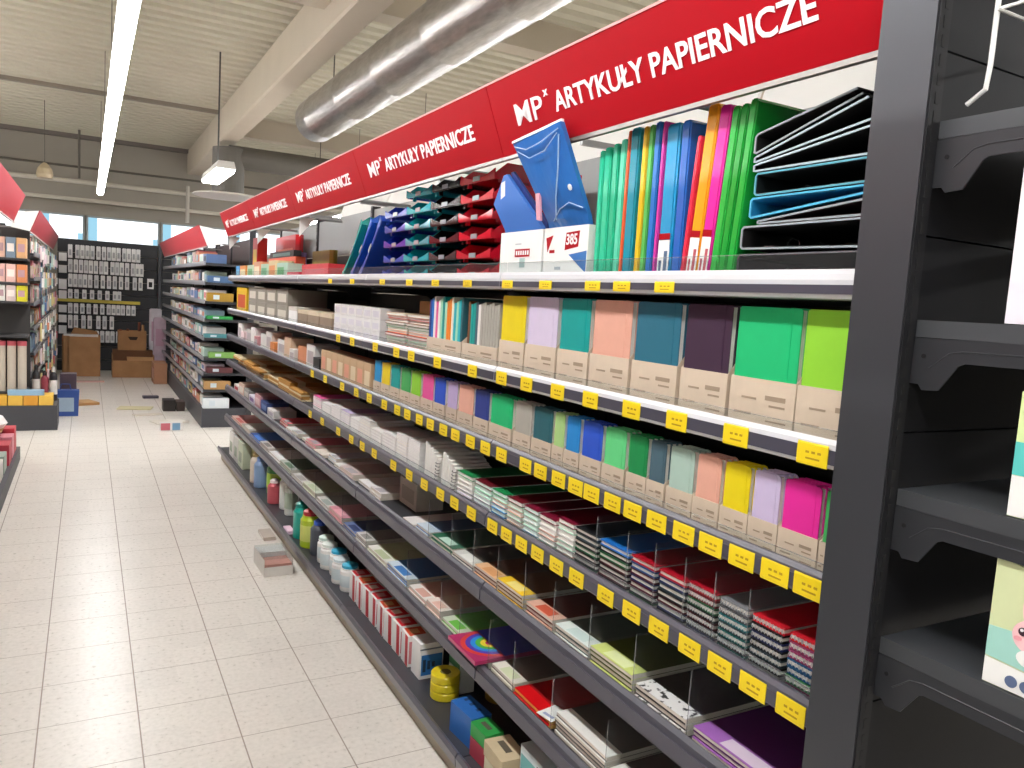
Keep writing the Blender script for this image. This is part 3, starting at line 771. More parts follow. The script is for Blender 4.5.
def dark(h): return ''.join('%02x' % int(int(h[q:q + 2], 16) * 0.62) for q in (0, 2, 4))
for i, (ya, yb, ctop, spi, cs, nm) in enumerate(PILES):
    t = 0.0138; w = yb - ya - 0.0065; ym = (ya + yb) / 2; z = Z4 + 0.001
    for k, c in enumerate(cs):
        r_ = random.Random(i * 31 + k)
        pos = nth(len(cs) - k) + ' highest' if k < len(cs) - 1 else 'topmost'
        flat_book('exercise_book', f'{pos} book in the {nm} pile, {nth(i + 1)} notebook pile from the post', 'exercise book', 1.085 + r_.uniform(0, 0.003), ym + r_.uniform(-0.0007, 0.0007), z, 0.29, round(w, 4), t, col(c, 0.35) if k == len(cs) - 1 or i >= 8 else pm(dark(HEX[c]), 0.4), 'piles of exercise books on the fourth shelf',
                  ct=0.0034 if i < 8 else 0.0016, pages=pm('cfcac2', 0.8) if i < 8 else pm('dcebe6', 0.8) if i in (10, 12, 13) else PAPER, spiral=spi)
        z += t + (0.0015 if spi else 0.0006)
# leaning spiral pads and white stacks farther along
def ring_pad(label, y, z, h, w, lean, x=1.085, c='white', wire=True):
    t = thing('spiral_pad', label, 'spiral pad', (x, y, z), (lean, 0, 0), 'white spiral pads on the fourth shelf')
    th = 0.018
    MB().box(0.004, w, -th / 2, th / 2, 0, h).build('pages', PAPER, t)
    MB().box(0.003, w + 0.001, th / 2, th / 2 + 0.0012, -0.0, h + 0.001).build('cover', col(c), t)
    if not wire: return
    m = MB()
    for i in range(int(h / 0.012)):
        zz = 0.008 + i * 0.012
        m.tube([(0.004 + 0.008 * math.cos(a), (th * 0.62) * math.sin(a), zz) for a in [j * PI / 4 for j in range(9)]], 0.0011, 4)
    m.build('wire_spiral', BLACK, t)
k = 0
for (ya, yb, n, h) in ((2.335, 2.445, 5, 0.125), (2.475, 2.60, 6, 0.125)):
    for j in range(n):
        k += 1
        ring_pad(f'white leaning spiral pad, {nth(k)} beyond the bottle green pile', ya + 0.010 + (yb - ya) * j / n, Z4 + 0.006, h - 0.045 + 0.009 * j, 0.14, 0.10 - 0.01 * j, wire=(j == 0))
y = 2.64
s = 0
for (w, nn, c) in ((0.13, 9, 'white'), (0.13, 9, 'cream'), (0.17, 7, 'white'), (0.15, 6, 'white'), (0.16, 8, 'cream'), (0.14, 6, 'white'), (0.16, 7, 'lavender'), (0.17, 7, 'white'), (0.18, 6, 'white'), (0.18, 7, 'pink')):
    s += 1
    for k in range(nn):
        flat_book('writing_pad', f'{"white" if k % 3 else c} writing pad, {nth(k + 1)} from below in the {nth(s)} pale stack beyond the leaning pads', 'writing pad', 1.085, y + w / 2 + 0.003 * ((k * 3) % 2), Z4 + 0.001 + k * 0.0123, 0.21, w - 0.012, 0.012, col('white' if k % 3 else c), 'pale stacks of writing pads', pages=pm('e7e4e2', 0.8), kind='soft')
    y += w
# brown envelopes at the far end, sliding over the rail
ENV = pm('c08a3e', 0.7, 0, 0.1); ENV2 = pm('e3cfa4', 0.7)
for k, (ya, yb, zz, dx, h) in enumerate(((4.52, 4.86, 0.0, 0.0, 0.05), (4.88, 5.22, 0.0, 0.0, 0.07), (5.24, 5.60, 0.0, -0.02, 0.045), (5.62, 5.98, 0.0, -0.03, 0.06), (6.0, 6.4, 0.0, -0.02, 0.07), (6.42, 6.86, 0.0, -0.04, 0.08))):
    n = 5
    for j in range(n):
        t = thing('envelope_bundle', f'brown envelope bundle, {nth(j + 1)} from below in the {nth(k + 1)} envelope stack', 'envelopes', (1.10 + (dx if j * h / n > 0.036 else 0) + 0.012 * ((j * 3 + k) % 3), (ya + yb) / 2, Z4 + 0.001 + j * h / n), (0, 0, 0.04 * ((j + k) % 3 - 1) * 0.3), 'brown envelopes at the far end of the fourth shelf')
        MB().box(0, 0.30, -(yb - ya) / 2 + 0.01, (yb - ya) / 2 - 0.01, 0, h / n - 0.0008).build('paper', ENV if (j + k) % 3 else ENV2, t)
        MB().box(0.05, 0.10, -(yb - ya) / 2 + 0.009, (yb - ya) / 2 - 0.009, -0.0002, h / n - 0.0005).build('paper_band', ENV2, t)

# ------------------------------------------------------------------ top shelf
Z1 = LEV[0]
# lever arch binders lying on one another, open edges towards the aisle
def binder(label, S0, S1, E0, E1, cov, edge, inner, x=1.085):
    """outline given at its open end: spine bottom and top, lower and upper cover ends, as (along the aisle, height)"""
    y0, z0 = S0
    t = thing('ring_binder', label, 'binder', (x, y0, z0), (0, 0, 0), 'ring binders stacked at the post')
    s0, s1, e0, e1 = [Vector((p[0] - y0, p[1] - z0)) for p in (S0, S1, E0, E1)]
    e = 0.0034
    n0 = (e0 - s0).normalized(); n0 = Vector((n0.y, -n0.x)); n0 = n0 if n0.y > 0 else -n0
    n1 = (e1 - s1).normalized(); n1 = Vector((n1.y, -n1.x)); n1 = n1 if n1.y < 0 else -n1
    d0 = (e0 - s0).normalized(); d1 = (e1 - s1).normalized()
    P = [s0 + d0 * 0.006, e0, e0 + n0 * e, s0 + n0 * e + d0 * 0.007, s0 * 0.84 + s1 * 0.16 + d0 * e, s0 * 0.16 + s1 * 0.84 + d1 * e, s1 + n1 * e + d1 * 0.007, e1 + n1 * e, e1, s1 + d1 * 0.006, s0 * 0.12 + s1 * 0.88, s0 * 0.88 + s1 * 0.12]
    P = [(p.x, p.y) for p in P]
    c = MB().prism(P, 'x', 0.0021, 0.285).build('cover', cov, t)
    MB().prism(P, 'x', 0.0, 0.002).build('edge_trim', edge, c)
    h = (s1 - s0).length; k = 0.0007
    I = [s0 + n0 * (e + k) + d0 * 0.008, e0 * 0.97 + s0 * 0.03 + n0 * (e + k), e0 * 0.97 + s0 * 0.03 + n0 * (e + 2 * k), s0 + n0 * (e + 2 * k) + d0 * 0.008, s0 * 0.82 + s1 * 0.18 + d0 * (e + 2 * k), s0 * 0.18 + s1 * 0.82 + d1 * (e + 2 * k),
         s1 + n1 * (e + 2 * k) + d1 * 0.008, e1 * 0.97 + s1 * 0.03 + n1 * (e + 2 * k), e1 * 0.97 + s1 * 0.03 + n1 * (e + k), s1 + n1 * (e + k) + d1 * 0.008, s0 * 0.18 + s1 * 0.82 + d1 * (e + k), s0 * 0.82 + s1 * 0.18 + d0 * (e + k)]
    MB().prism([(p.x, p.y) for p in I], 'x', 0.0024, 0.284).build('lining', inner, t)
    if h > 0.03:
        m = MB(); b0 = s0 + d0 * 0.045 + n0 * (e + 3 * k)
        m.box(0.03, 0.25, b0.x - 0.012, b0.x + 0.012, b0.y, b0.y + 0.003)
        for xx in (0.09, 0.17):
            m.tube([(xx, b0.x + 0.01, b0.y + 0.002), (xx, b0.x + 0.012, b0.y + h * 0.35), (xx, b0.x, b0.y + h * 0.55), (xx, b0.x - 0.016, b0.y + h * 0.4), (xx, b0.x - 0.02, b0.y + 0.004)], 0.0018, 6)
        m.build('ring_mechanism', CHROME, t)
    return t
LINB = pm('0d0c0e', 0.7); BKC = pm('1c1d22', 0.4); PALE = pm('9aa5ab', 0.35, coat=0.3)
binder('black ring binder lying lowest in the stack beside the post', (1.112, 1.566), (1.112, 1.619), (0.80, 1.566), (0.80, 1.619), BKC, pm('2c2c33', 0.4), LINB)
binder('black ring binder with white edges, second from the bottom of the binder stack', (1.108, 1.6275), (1.108, 1.6705), (0.80, 1.6225), (0.80, 1.6715), BKC, PALE, LINB)
binder('dark red lined ring binder squeezed under the bright sky blue binder', (1.070, 1.6725), (1.070, 1.6795), (0.80, 1.6735), (0.80, 1.706), pm('3a1218', 0.4), PALE, pm('1d070b', 0.7))
binder('bright sky blue ring binder in the middle of the binder stack', (1.092, 1.683), (1.092, 1.722), (0.80, 1.712), (0.80, 1.7235), pm('1f8fc0', 0.35, coat=0.3), pm('4fb4da', 0.35, coat=0.3), pm('1a78a4', 0.5))
binder('teal edged ring binder above the sky blue binder', (1.085, 1.7245), (1.085, 1.7665), (0.80, 1.7260), (0.80, 1.7665), pm('14363e', 0.35, coat=0.3), pm('5aa6b8', 0.35, coat=0.3), pm('0a1517', 0.6))
binder('black ring binder tilted upward above the teal edged binder', (1.092, 1.7690), (1.092, 1.783), (0.80, 1.7690), (0.80, 1.822), BKC, pm('a9bcc6', 0.35, coat=0.3), LINB)
binder('pale edged black binder tilted steeply, second from the top of the stack', (1.092, 1.785), (1.092, 1.7965), (0.80, 1.830), (0.858, 1.862), BKC, pm('a2b2bc', 0.35, coat=0.3), LINB)
binder('black tilted ring binder lying on top of the binder stack', (1.094, 1.800), (1.094, 1.838), (0.868, 1.8665), (0.880, 1.880), BKC, pm('8c959c', 0.35, coat=0.3), LINB)
# standing elastic folders
def folder(label, y, t_, hexc, h=0.315, d=0.24, lean=0.0, card=None, cat='folder', x=1.087):
    o = thing('box_folder', label, cat, (x, y, Z1 + 0.001 + max(0, t_ * math.sin(abs(lean))) * 0.5), (lean, 0, 0), 'coloured folders standing on the top shelf')
    m = pm(hexc, 0.25, 0, 0.05, 6, coat=0.5); t_ -= 0.0034
    MB().cbox(0, d, -t_ / 2, t_ / 2, 0, h, min(0.006, t_ * 0.35), axis='x').build('body', m, o)
    MB().prism([(-0.0012, 0.002), (-0.0025, 0.02), (-0.0025, h - 0.02), (-0.0012, h - 0.002), (-0.0002, h - 0.002), (-0.0002, 0.002)], 'y', -t_ * 0.36, t_ * 0.36).build('spine', m, o)
    MB().box(d * 0.72, d * 0.72 + 0.006, -t_ / 2 - 0.0012, t_ / 2 + 0.0012, -0.0004, h + 0.0012).build('elastic_band', pm(hexc, 0.6, var=0.12), o)
    if card:
        ic = MB().box(-0.0040, -0.0030, -t_ * 0.42, t_ * 0.42, 0.006, 0.088).build('info_card', WHITE, o)
        MB().box(-0.0044, -0.0040, -t_ * 0.42, t_ * 0.42, 0.089, 0.102).build('card_header', RED, o)
        p = MB()
        for q, (a, b, zz, hh) in enumerate(((-0.3, -0.05, 0.02, 0.045), (0.12, 0.3, 0.015, 0.03))):
            p.box(-0.0044, -0.0041, t_ * a, t_ * b, zz, zz + hh)
        p.build('card_print', pm('5a6f8c' if card == 1 else 'b8505a', 0.6), ic)
    return o
FOLD = [(1.560, 0.030, '2cc59a', 'mint green', 0.316, -0.02, None), (1.531, 0.026, '23b88e', 'deeper mint green', 0.320, -0.01, None), (1.505, 0.024, '58d3ae', 'pale mint', 0.326, 0.0, None),
        (1.585, 0.020, '35c9a0', 'far mint green', 0.312, -0.02, None),
        (1.485, 0.012, 'e8673c', 'thin orange', 0.342, 0.0, None), (1.462, 0.036, '178fa6', 'petrol teal', 0.345, 0.0, None), (1.425, 0.020, 'e3bf2e', 'mustard yellow', 0.342, 0.0, None),
        (1.404, 0.019, '58b85a', 'grass green', 0.342, 0.0, None), (1.382, 0.022, '1f74c4', 'cobalt', 0.345, 0.0, None), (1.361, 0.013, 'cc3fa2', 'thin magenta', 0.342, 0.0, None),
        (1.329, 0.046, '1f98cc', 'sky blue', 0.332, 0.0, 1), (1.289, 0.030, '2566bc', 'deep blue', 0.332, 0.0, None),
        (1.2690, 0.014, 'e2354f', 'thin red', 0.295, 0.075, None), (1.2405, 0.036, 'f0a321', 'amber yellow', 0.350, 0.085, 2), (1.2060, 0.034, 'e62ea0', 'neon magenta', 0.342, 0.085, 2),
        (1.1770, 0.0235, '2fae46', 'bright green', 0.335, 0.085, None), (1.1545, 0.0225, '189a36', 'strong green', 0.335, 0.085, None), (1.1325, 0.0225, '1da33c', 'tall green', 0.34, 0.085, None)]
for (y, t_, hx, nm, h, lean, card) in FOLD:
    folder(f'{nm} plastic folder in the standing row between blue packs and binders', y, t_, hx, h, 0.24, lean, card)
b = thing('cork_pack', 'brown and grey pack hidden between the wrapped blue pack and the mint folders', 'pack', (1.20, 1.640, Z1 + 0.001))
MB().box(0, 0.10, -0.035, 0.035, 0, 0.25).build('sleeve', pm('b9c0c6', 0.4), b)
MB().box(0.001, 0.099, -0.034, 0.034, 0.2503, 0.29).build('cork_top', pm('b98654', 0.8), b)

# blue wrapped packs standing in white display boxes
def white_display(label, y0, y1, h, logo):
    t = thing('display_carton', label, 'display box', (1.0775, (y0 + y1) / 2, Z1 + 0.0008), group='white display boxes on the top shelf')
    w = y1 - y0; d = 0.06
    m = MB().box(0, 0.002, -w / 2, w / 2, 0, h).box(d - 0.002, d, -w / 2, w / 2, 0, h).box(0.002, d - 0.002, -w / 2, -w / 2 + 0.002, 0, h).box(0.002, d - 0.002, w / 2 - 0.002, w / 2, 0, h).box(0.002, d - 0.002, -w / 2 + 0.002, w / 2 - 0.002, 0, 0.002)
    m.build('carton', WHITE, t)
    ux = (0, -1, 0); uz = (0, 0, 1)
    if logo == 385:
        MB().prism([(0.0, 0.078), (-0.062, 0.085), (-0.066, 0.125), (-0.004, 0.122)], 'x', -0.0008, -0.0001).build('red_sticker', RED, t)
        scaled_text('numerals', '385', 0.026, 0.050, t, Vector((-0.0010, -0.007, 0.092)), ux, uz, LETTER, 0.02)
        MB().prism([(-0.020, 0.066), (-w / 2 + 0.004, 0.074), (-w / 2 + 0.004, 0.02)], 'x', -0.0008, -0.0001).build('blue_triangle', pm('2f6fb5', 0.4), t)
        MB().prism([(w / 2 - 0.01, 0.112), (w / 2 - 0.045, 0.118), (w / 2 - 0.02, 0.075)], 'x', -0.0008, -0.0001).box(-0.0008, -0.0001, w / 2 - 0.055, w / 2 - 0.03, 0.072, 0.080).build('red_print', RED, t)
        MB().box(-0.0008, -0.0001, 0.015, 0.045, 0.028, 0.036).build('grey_print', pm('a9b0b6', 0.6), t)
    else:
        MB().box(-0.0008, -0.0001, -0.055, 0.030, 0.066, 0.088).build('red_sticker', RED, t)
        m = MB()
        for i in range(6): m.box(-0.0012, -0.0009, -0.050 + i * 0.013, -0.042 + i * 0.013, 0.071, 0.083)
        m.build('sticker_print', LETTER, t)
        MB().box(-0.0008, -0.0001, -0.03, 0.0, 0.036, 0.062).build('teal_print', pm('9fb8b4', 0.5), t)
        MB().box(-0.0008, -0.0001, -0.005, 0.03, 0.100, 0.104).build('grey_print', pm('b9bcc0', 0.6), t)
    return t
white_display('white display box with a red 385 sticker before the wrapped blue pack', 1.612, 1.822, 0.138, 385)
white_display('white display box with a red striped label before the plain blue pack', 1.832, 2.075, 0.138, 0)
t = thing('wrapped_pad_pack', 'shiny blue foil wrapped pack rising out of the white box with the 385 sticker', 'pack', (1.086, 1.717, Z1 + 0.004), (0, 0, 0), 'blue pads on the top shelf')
nx, nz = 8, 14
def fwd(z): return -0.40 * max(0.0, z - 0.142)      # tips towards the aisle above the carton
def edge(b_):          # lower and upper y of the pack at height b_ (straight in the carton, leaning above it)
    z = b_ * 0.372
    k = max(0.0, (z - 0.140) / 0.232)
    return -0.094 + 0.020 * k, 0.094 + 0.080 * k, z
vs = []; fs = []
for j in range(nz + 1):
    for i in range(nx + 1):
        a = i / nx; b_ = j / nz
        ya, yb, z = edge(b_)
        out = 1.0 if z > 0.15 else 0.0
        bulge = out * (0.010 * math.sin(PI * a) * math.sin(PI * b_) + 0.0025 * math.sin(9 * a + 7 * b_) * math.sin(PI * a))
        zz = z - 0.018 * a * b_
        vs.append((fwd(zz) - bulge * 0.8, ya + (yb - ya) * a, zz))
nv = len(vs)
vs += [(fwd(p[2]) + 0.012, p[1], p[2]) for p in vs]
for j in range(nz):
    for i in range(nx):
        q = j * (nx + 1) + i
        fs.append((q, q + 1, q + nx + 2, q + nx + 1)); fs.append((q + nv, q + nx + 1 + nv, q + nx + 2 + nv, q + 1 + nv))
for i in range(nx):
    fs.append((i, i + nv, i + 1 + nv, i + 1)); q = nz * (nx + 1) + i
    fs.append((q, q + 1, q + 1 + nv, q + nv))
for j in range(nz):
    q = j * (nx + 1); fs.append((q, q + nx + 1, q + nx + 1 + nv, q + nv)); q += nx
    fs.append((q, q + nv, q + nx + 1 + nv, q + nx + 1))
m = MB(); m._add(vs, fs, 0)
pad = m.build('pad', pm('2f6fbc', 0.3, 0, 0.2, 9, 0.35, coat=0.8), t)
def T(pts, r): m.tube([(fwd(p[2]) + p[0] * 0.80, p[1], p[2]) for p in pts], r * 0.75, 6)
m = MB()
T([(-0.008, 0.160, 0.345), (-0.013, 0.10, 0.330), (-0.013, 0.02, 0.338), (-0.004, -0.06, 0.358)], 0.0022)
T([(-0.008, 0.150, 0.332), (-0.016, 0.09, 0.308), (-0.016, 0.01, 0.316), (-0.008, -0.055, 0.348)], 0.0018)
T([(-0.006, -0.060, 0.345), (-0.015, -0.03, 0.27), (-0.016, 0.01, 0.21), (-0.010, 0.045, 0.155)], 0.0028)
T([(-0.006, -0.085, 0.175), (-0.015, -0.04, 0.190), (-0.014, 0.01, 0.178), (-0.008, 0.06, 0.152)], 0.002)
m.build('foil_folds', pm('a9c6e6', 0.2, coat=0.8), pad)
MB().prism([(-0.074, 0.372), (0.172, 0.355), (0.173, 0.361), (-0.073, 0.379)], 'x', fwd(0.368) + 0.001, fwd(0.368) + 0.009).build('foil_seam', pm('e6ecf2', 0.25, coat=0.6), t)
MB().lathe([(0.0, 0), (0.008, 0), (0.008, 0.002), (0.004, 0.003)], n=16).build('white_disc', WHITE, pad, (fwd(0.225) - 0.0065, -0.055, 0.225), (0, -PI / 2 - 0.38, 0))
MB().prism([(0.085, 0.152), (0.105, 0.155), (0.120, 0.225), (0.100, 0.225)], 'x', fwd(0.225) - 0.0045, fwd(0.225) + 0.002).build('pink_print', pm('d69aa8', 0.5), pad)
t = thing('pad_pack', 'plain blue pad with a cut corner in the white box beside the red trays', 'pack', (1.104, 1.953, Z1 + 0.004), (0, -0.150, 0), 'blue pads on the top shelf')
MB().prism([(-0.108, 0.0), (0.110, 0.0), (0.110, 0.145), (0.170, 0.225), (0.095, 0.300), (0.075, 0.302), (-0.108, 0.140)], 'x', 0, 0.010).build('pad', pm('3a70c0', 0.4, 0, 0.05, 6), t)
MB().prism([(-0.109, 0.0), (-0.02, 0.0), (0.066, 0.28), (0.075, 0.306), (0.062, 0.308), (-0.109, 0.152)], 'x', 0.014, 0.022).build('back_sheet', pm('24357a', 0.4), t)
MB().prism([(0.122, 0.235), (0.094, 0.243), (0.087, 0.285), (0.112, 0.281)], 'x', -0.0008, -0.0001).build('white_emblem', pm('e3e0ea', 0.5), t)

# letter trays in stacks
def tray_mesh(w, d, h):
    m = MB()
    m.box(0.0, d, -w / 2, w / 2, 0.008, 0.0105)
    for s in (-1, 1):
        ya, yb = sorted((s * w / 2, s * (w / 2 - 0.003)))
        m.prism([(0.0, 0.0105), (d, 0.0105), (d, h), (0.04, h), (0.012, h * 0.62), (0.0, h * 0.45)], 'y', ya, yb)
    m.box(d - 0.003, d, -w / 2 + 0.003, w / 2 - 0.003, 0.0105, h)
    # bowed front lip, lowest in the middle
    P = []
    for i in range(9):
        yy = -w / 2 + w * i / 8; q = abs(i - 4) / 4
        P.append((yy, 0.0105 + h * (0.10 + 0.38 * q ** 1.6)))
    m.prism(P + [(w / 2, 0.0105), (-w / 2, 0.0105)], 'x', -0.004, 0.0)
    for sx in (0.02, d - 0.03):
        for sy in (-1, 1): m.box(sx, sx + 0.012, sy * (w / 2 - 0.012) - 0.006, sy * (w / 2 - 0.012) + 0.006, 0, 0.008)
    return m
def tray(label, y, z, c, w=0.235, rot=(0, 0, 0), x=1.092, h=0.060, d=0.32):
    t = thing('letter_tray', label, 'letter tray', (x, y, z), rot, 'stacked letter trays on the top shelf')
    link('tray_body', cached(('tray_body', w, d, h), lambda: tray_mesh(w, d, h)), c, t)
    link('label_holder', cached(('label_holder', w), lambda: MB().box(-0.0065, -0.0042, -0.022, 0.022, 0.011, 0.026)), pm('8f949c', 0.2, coat=0.6), t)
    return t
def plast(h): return pm(h, 0.16, 0, 0.04, 5, coat=0.8)
for s, (y, c, cn, n) in enumerate(((2.285, 'c4142a', 'red', 6), (2.535, '17181c', 'black', 6), (2.785, '18a0ac', 'teal', 6), (3.03, '2338a8', 'deep blue', 5))):
    for k in range(n):
        pos = ('lowest', 'second lowest', 'third', 'fourth', 'fifth', 'topmost')[k] if k < n - 1 else 'topmost'
        tray(f'{pos} {cn} letter tray of the {cn} stack on the top shelf', y + 0.004 * ((k * 3) % 2), Z1 + 0.001 + k * 0.0605, plast(c), rot=(0, 0, 0.03 * ((k + s) % 2)))
for k, (y, c, cn) in enumerate(((3.46, '1c49b4', 'blue'), (3.59, '1f58c0', 'lighter blue'), (3.73, '179a90', 'sea green'))):
    t = tray(f'{cn} letter tray standing on edge and leaning against the stacked trays', y, Z1 + 0.012, plast(c), w=0.36, d=0.26)
    t.matrix_world = Matrix.Translation((1.092, y, Z1 + 0.003)) @ Matrix.Rotation(0.85 - PI / 2, 4, 'X') @ Matrix.Translation((0, -0.18, 0))
    t['group'] = 'letter trays leaning on edge'
# smaller goods toward the far end of the top shelf
t = thing('red_folder', 'pink red folder standing up beside the leaning sea green tray', 'folder', (1.25, 3.95, Z1 + 0.001))
MB().cbox(0, 0.2, -0.09, 0.09, 0, 0.20, 0.006, axis='x').build('body', pm('d8203c', 0.35), t)
MB().box(-0.002, 0, -0.03, 0.06, 0.04, 0.10).build('label', pm('e85a70', 0.4), t)
pack('red_box', 'red box with a dark end lying beside the leaning trays', 'box', 1.10, 4.05, 4.62, Z1, 0.16, 0.082, pm('cf3a44', 0.4), lab=pm('d8626a', 0.5))
pack('red_box', 'flat small red pack beyond the red box on the top shelf', 'pack', 1.095, 4.66, 4.98, Z1, 0.14, 0.040, pm('cf2a44', 0.4))
pack('pouch', 'olive yellow pouch behind the red box on the top shelf', 'pouch', 1.30, 4.75, 5.20, Z1, 0.05, 0.19, pm('8f7a1e', 0.5, 0, 0.15), c=0.02)
pack('pouch', 'purple pouch behind the small goods near the far end', 'pouch', 1.32, 5.6, 5.95, Z1, 0.05, 0.20, pm('9b86c6', 0.5, 0, 0.15), c=0.02)
for k, (h, l, nm) in enumerate((('bfe0cf', '4fa86a', 'mint and green'), ('e6d7a8', 'd98a4a', 'cream and orange'), ('bcdcc2', '5aa878', 'pale green'), ('e2a07c', 'f0dcc0', 'orange and white'), ('c6dcc4', '63a86a', 'green and white'))):
    pack('snack_pack', f'{nm} plastic pack in the row near the far end of the top shelf', 'pack', 1.09, 5.02 + k * 0.27, 5.27 + k * 0.27, Z1, 0.12, 0.10 + 0.02 * (k % 2), pm(h, 0.3, coat=0.4), 'plastic packs on the top shelf', lab=pm(l, 0.4), c=0.015)
pack('red_pack', 'coral red pack lying behind the row of plastic packs', 'pack', 1.24, 5.4, 6.3, Z1, 0.07, 0.16, pm('d9563c', 0.4), lab=pm('e8a07a', 0.4))
pack('dark_pack', 'dark and teal pack lying on the coral red pack', 'pack', 1.25, 5.5, 6.3, Z1 + 0.162, 0.055, 0.045, pm('3f4048', 0.4), lab=pm('8fc6c6', 0.4))
pack('red_pouch', 'large red pouch standing high near the far end under the header signs', 'pouch', 1.38, 6.0, 6.75, Z1, 0.06, 0.35, pm('d01c26', 0.3, coat=0.4), lab=pm('e68b7a', 0.4), c=0.025)
pack('blue_pack', 'blue pack at the very end of the top shelf', 'pack', 1.09, 6.70, 6.86, Z1, 0.10, 0.10, pm('2f8fd0', 0.3), lab=pm('7fc0e0', 0.4))
pack('orange_pack', 'orange pack next to the blue pack at the end of the top shelf', 'pack', 1.09, 6.40, 6.68, Z1, 0.10, 0.10, pm('e2964a', 0.3), lab=pm('e8d8b0', 0.4))
pack('yellow_red_pack', 'yellow and red pack standing behind at the very end of the top shelf', 'pack', 1.22, 6.66, 6.86, Z1, 0.08, 0.34, pm('c8302a', 0.4), lab=pm('d9b52a', 0.4))

# ------------------------------------------------------------------ fifth shelf: drawing and paper pads
Z5 = LEV[4]
def pad_stack(nm, sh, x, y0, y1, z, d, n, t, cov, band, group, lab=None, pages=None):
    """n pads lying flat with their bound edge towards the aisle"""
    w = y1 - y0; ym = (y0 + y1) / 2
    for k in range(n):
        top = k == n - 1
        lb = f'{nm} pad {"on top" if top else nth(k + 1) + " from below"} in its {sh} shelf stack'
        o = thing('paper_pad', lb, 'paper pad', (x + 0.002 * ((k * 2) % 3), ym + 0.0015 * ((k * 3) % 3 - 1), z + 0.001 + k * (t + 0.0006)), group=group)
        link('pages', cached(('pad_pages', d, round(w, 4), t), lambda: MB().box(0, d, -w / 2, w / 2, 0, t - 0.0012)), pages or pm('d9cfc2', 0.8), o)
        link('cover', cached(('pad_cover', d, round(w, 4), t), lambda: MB().box(0.045, d, -w / 2, w / 2, t - 0.0011, t).box(-0.0006, 0, -w / 2, w / 2, 0.0, t * 0.3)), cov, o)
        link('binding_strip', cached(('pad_strip', d, round(w, 4), t), lambda: MB().box(-0.0006, 0.0448, -w / 2, w / 2, t - 0.0011, t + 0.0002)), band, o)
        if lab is not None and top:
            link('label', cached(('pad_label', round(w, 4), t), lambda: MB().box(0.004, 0.038, -w * 0.30, w * 0.22, t + 0.0003, t + 0.0008)), lab, o)
g5 = 'paper pads on the fifth shelf'
pad_stack('purple covered', 'fifth', 1.085, 0.87, 1.118, Z5, 0.34, 3, 0.0105, pm('5d2a66', 0.5), pm('a066b4', 0.45), g5, pm('d8c6d8', 0.6))
def speckle():
    m = bpy.data.materials.new('black_and_white_print'); m.use_nodes = True
    nt = m.node_tree; b = nt.nodes['Principled BSDF']
    tc = nt.nodes.new('ShaderNodeTexCoord'); v = nt.nodes.new('ShaderNodeTexNoise'); v.inputs['Scale'].default_value = 60; v.inputs['Detail'].default_value = 2
    r = nt.nodes.new('ShaderNodeValToRGB'); r.color_ramp.elements[0].position = 0.40; r.color_ramp.elements[1].position = 0.46
    r.color_ramp.elements[0].color = (0.03, 0.03, 0.03, 1); r.color_ramp.elements[1].color = (0.75, 0.74, 0.72, 1)
    nt.links.new(tc.outputs['Object'], v.inputs['Vector']); nt.links.new(v.outputs['Fac'], r.inputs[0]); nt.links.new(r.outputs[0], b.inputs['Base Color'])
    return m
SPK = speckle()
pad_stack('black and white patterned', 'fifth', 1.078, 1.135, 1.300, Z5, 0.34, 3, 0.0125, pm('3f3c3a', 0.6, 0, 0.3, 60), SPK, g5)
pad_stack('lime green topped', 'fifth', 1.078, 1.316, 1.478, Z5, 0.34, 4, 0.0120, pm('4d561e', 0.6), pm('cfdb7e', 0.5), g5, pm('dfe8ac', 0.6))
pad_stack('pale mint and red edged', 'fifth', 1.080, 1.492, 1.645, Z5, 0.34, 3, 0.0120, pm('54605a', 0.6), pm('dfe8e2', 0.5), g5, pm('c9dcd6', 0.6))
pad_stack('rusty orange', 'fifth', 1.080, 1.660, 1.800, Z5, 0.34, 3, 0.0125, pm('6e2a1c', 0.6), pm('e0b09a', 0.5), g5, pm('c6553a', 0.6))
pad_stack('golden yellow', 'fifth', 1.075, 1.815, 1.965, Z5, 0.34, 4, 0.0120, pm('6b4318', 0.6), pm('efc423', 0.5), g5, pm('f3dd84', 0.6))
pad_stack('light orange', 'fifth', 1.078, 1.980, 2.130, Z5, 0.34, 3, 0.0120, pm('5e3119', 0.6), pm('e2b489', 0.5), g5, pm('d69a66', 0.6))
pad_stack('greyish white', 'fifth', 1.078, 2.145, 2.300, Z5, 0.32, 2, 0.0125, pm('3c3a38', 0.6), pm('d2d2cb', 0.5), g5, pm('e6e6df', 0.6))
pad_stack('dark green', 'fifth', 1.085, 2.320, 2.500, Z5, 0.30, 2, 0.012, pm('245a3e', 0.5), pm('27694a', 0.45), g5, pm('b9d8c6', 0.6))
pad_stack('pale blue', 'fifth', 1.082, 2.515, 2.640, Z5, 0.30, 2, 0.012, pm('5c74a0', 0.5), pm('c6d2dc', 0.45), g5)
cs = [('e4e0dc', 'white'), ('d6cfca', 'light grey'), ('e9e5e2', 'off-white'), ('c9b6b0', 'rosy grey'), ('dedbd6', 'chalk'), ('cfd2d6', 'bluish white'), ('e8dcd0', 'cream'), ('d8848e', 'pink'), ('e6e3df', 'milky'), ('bfc4c0', 'pale green grey'),
      ('e9e7e4', 'bright white'), ('d25a66', 'red'), ('dad6d0', 'stone'), ('c8ccd6', 'cool grey'), ('e4d9d4', 'warm white'), ('7f9fc8', 'light blue'), ('e3e0dc', 'paper white'), ('8a7f8c', 'mauve')]
y = 2.655
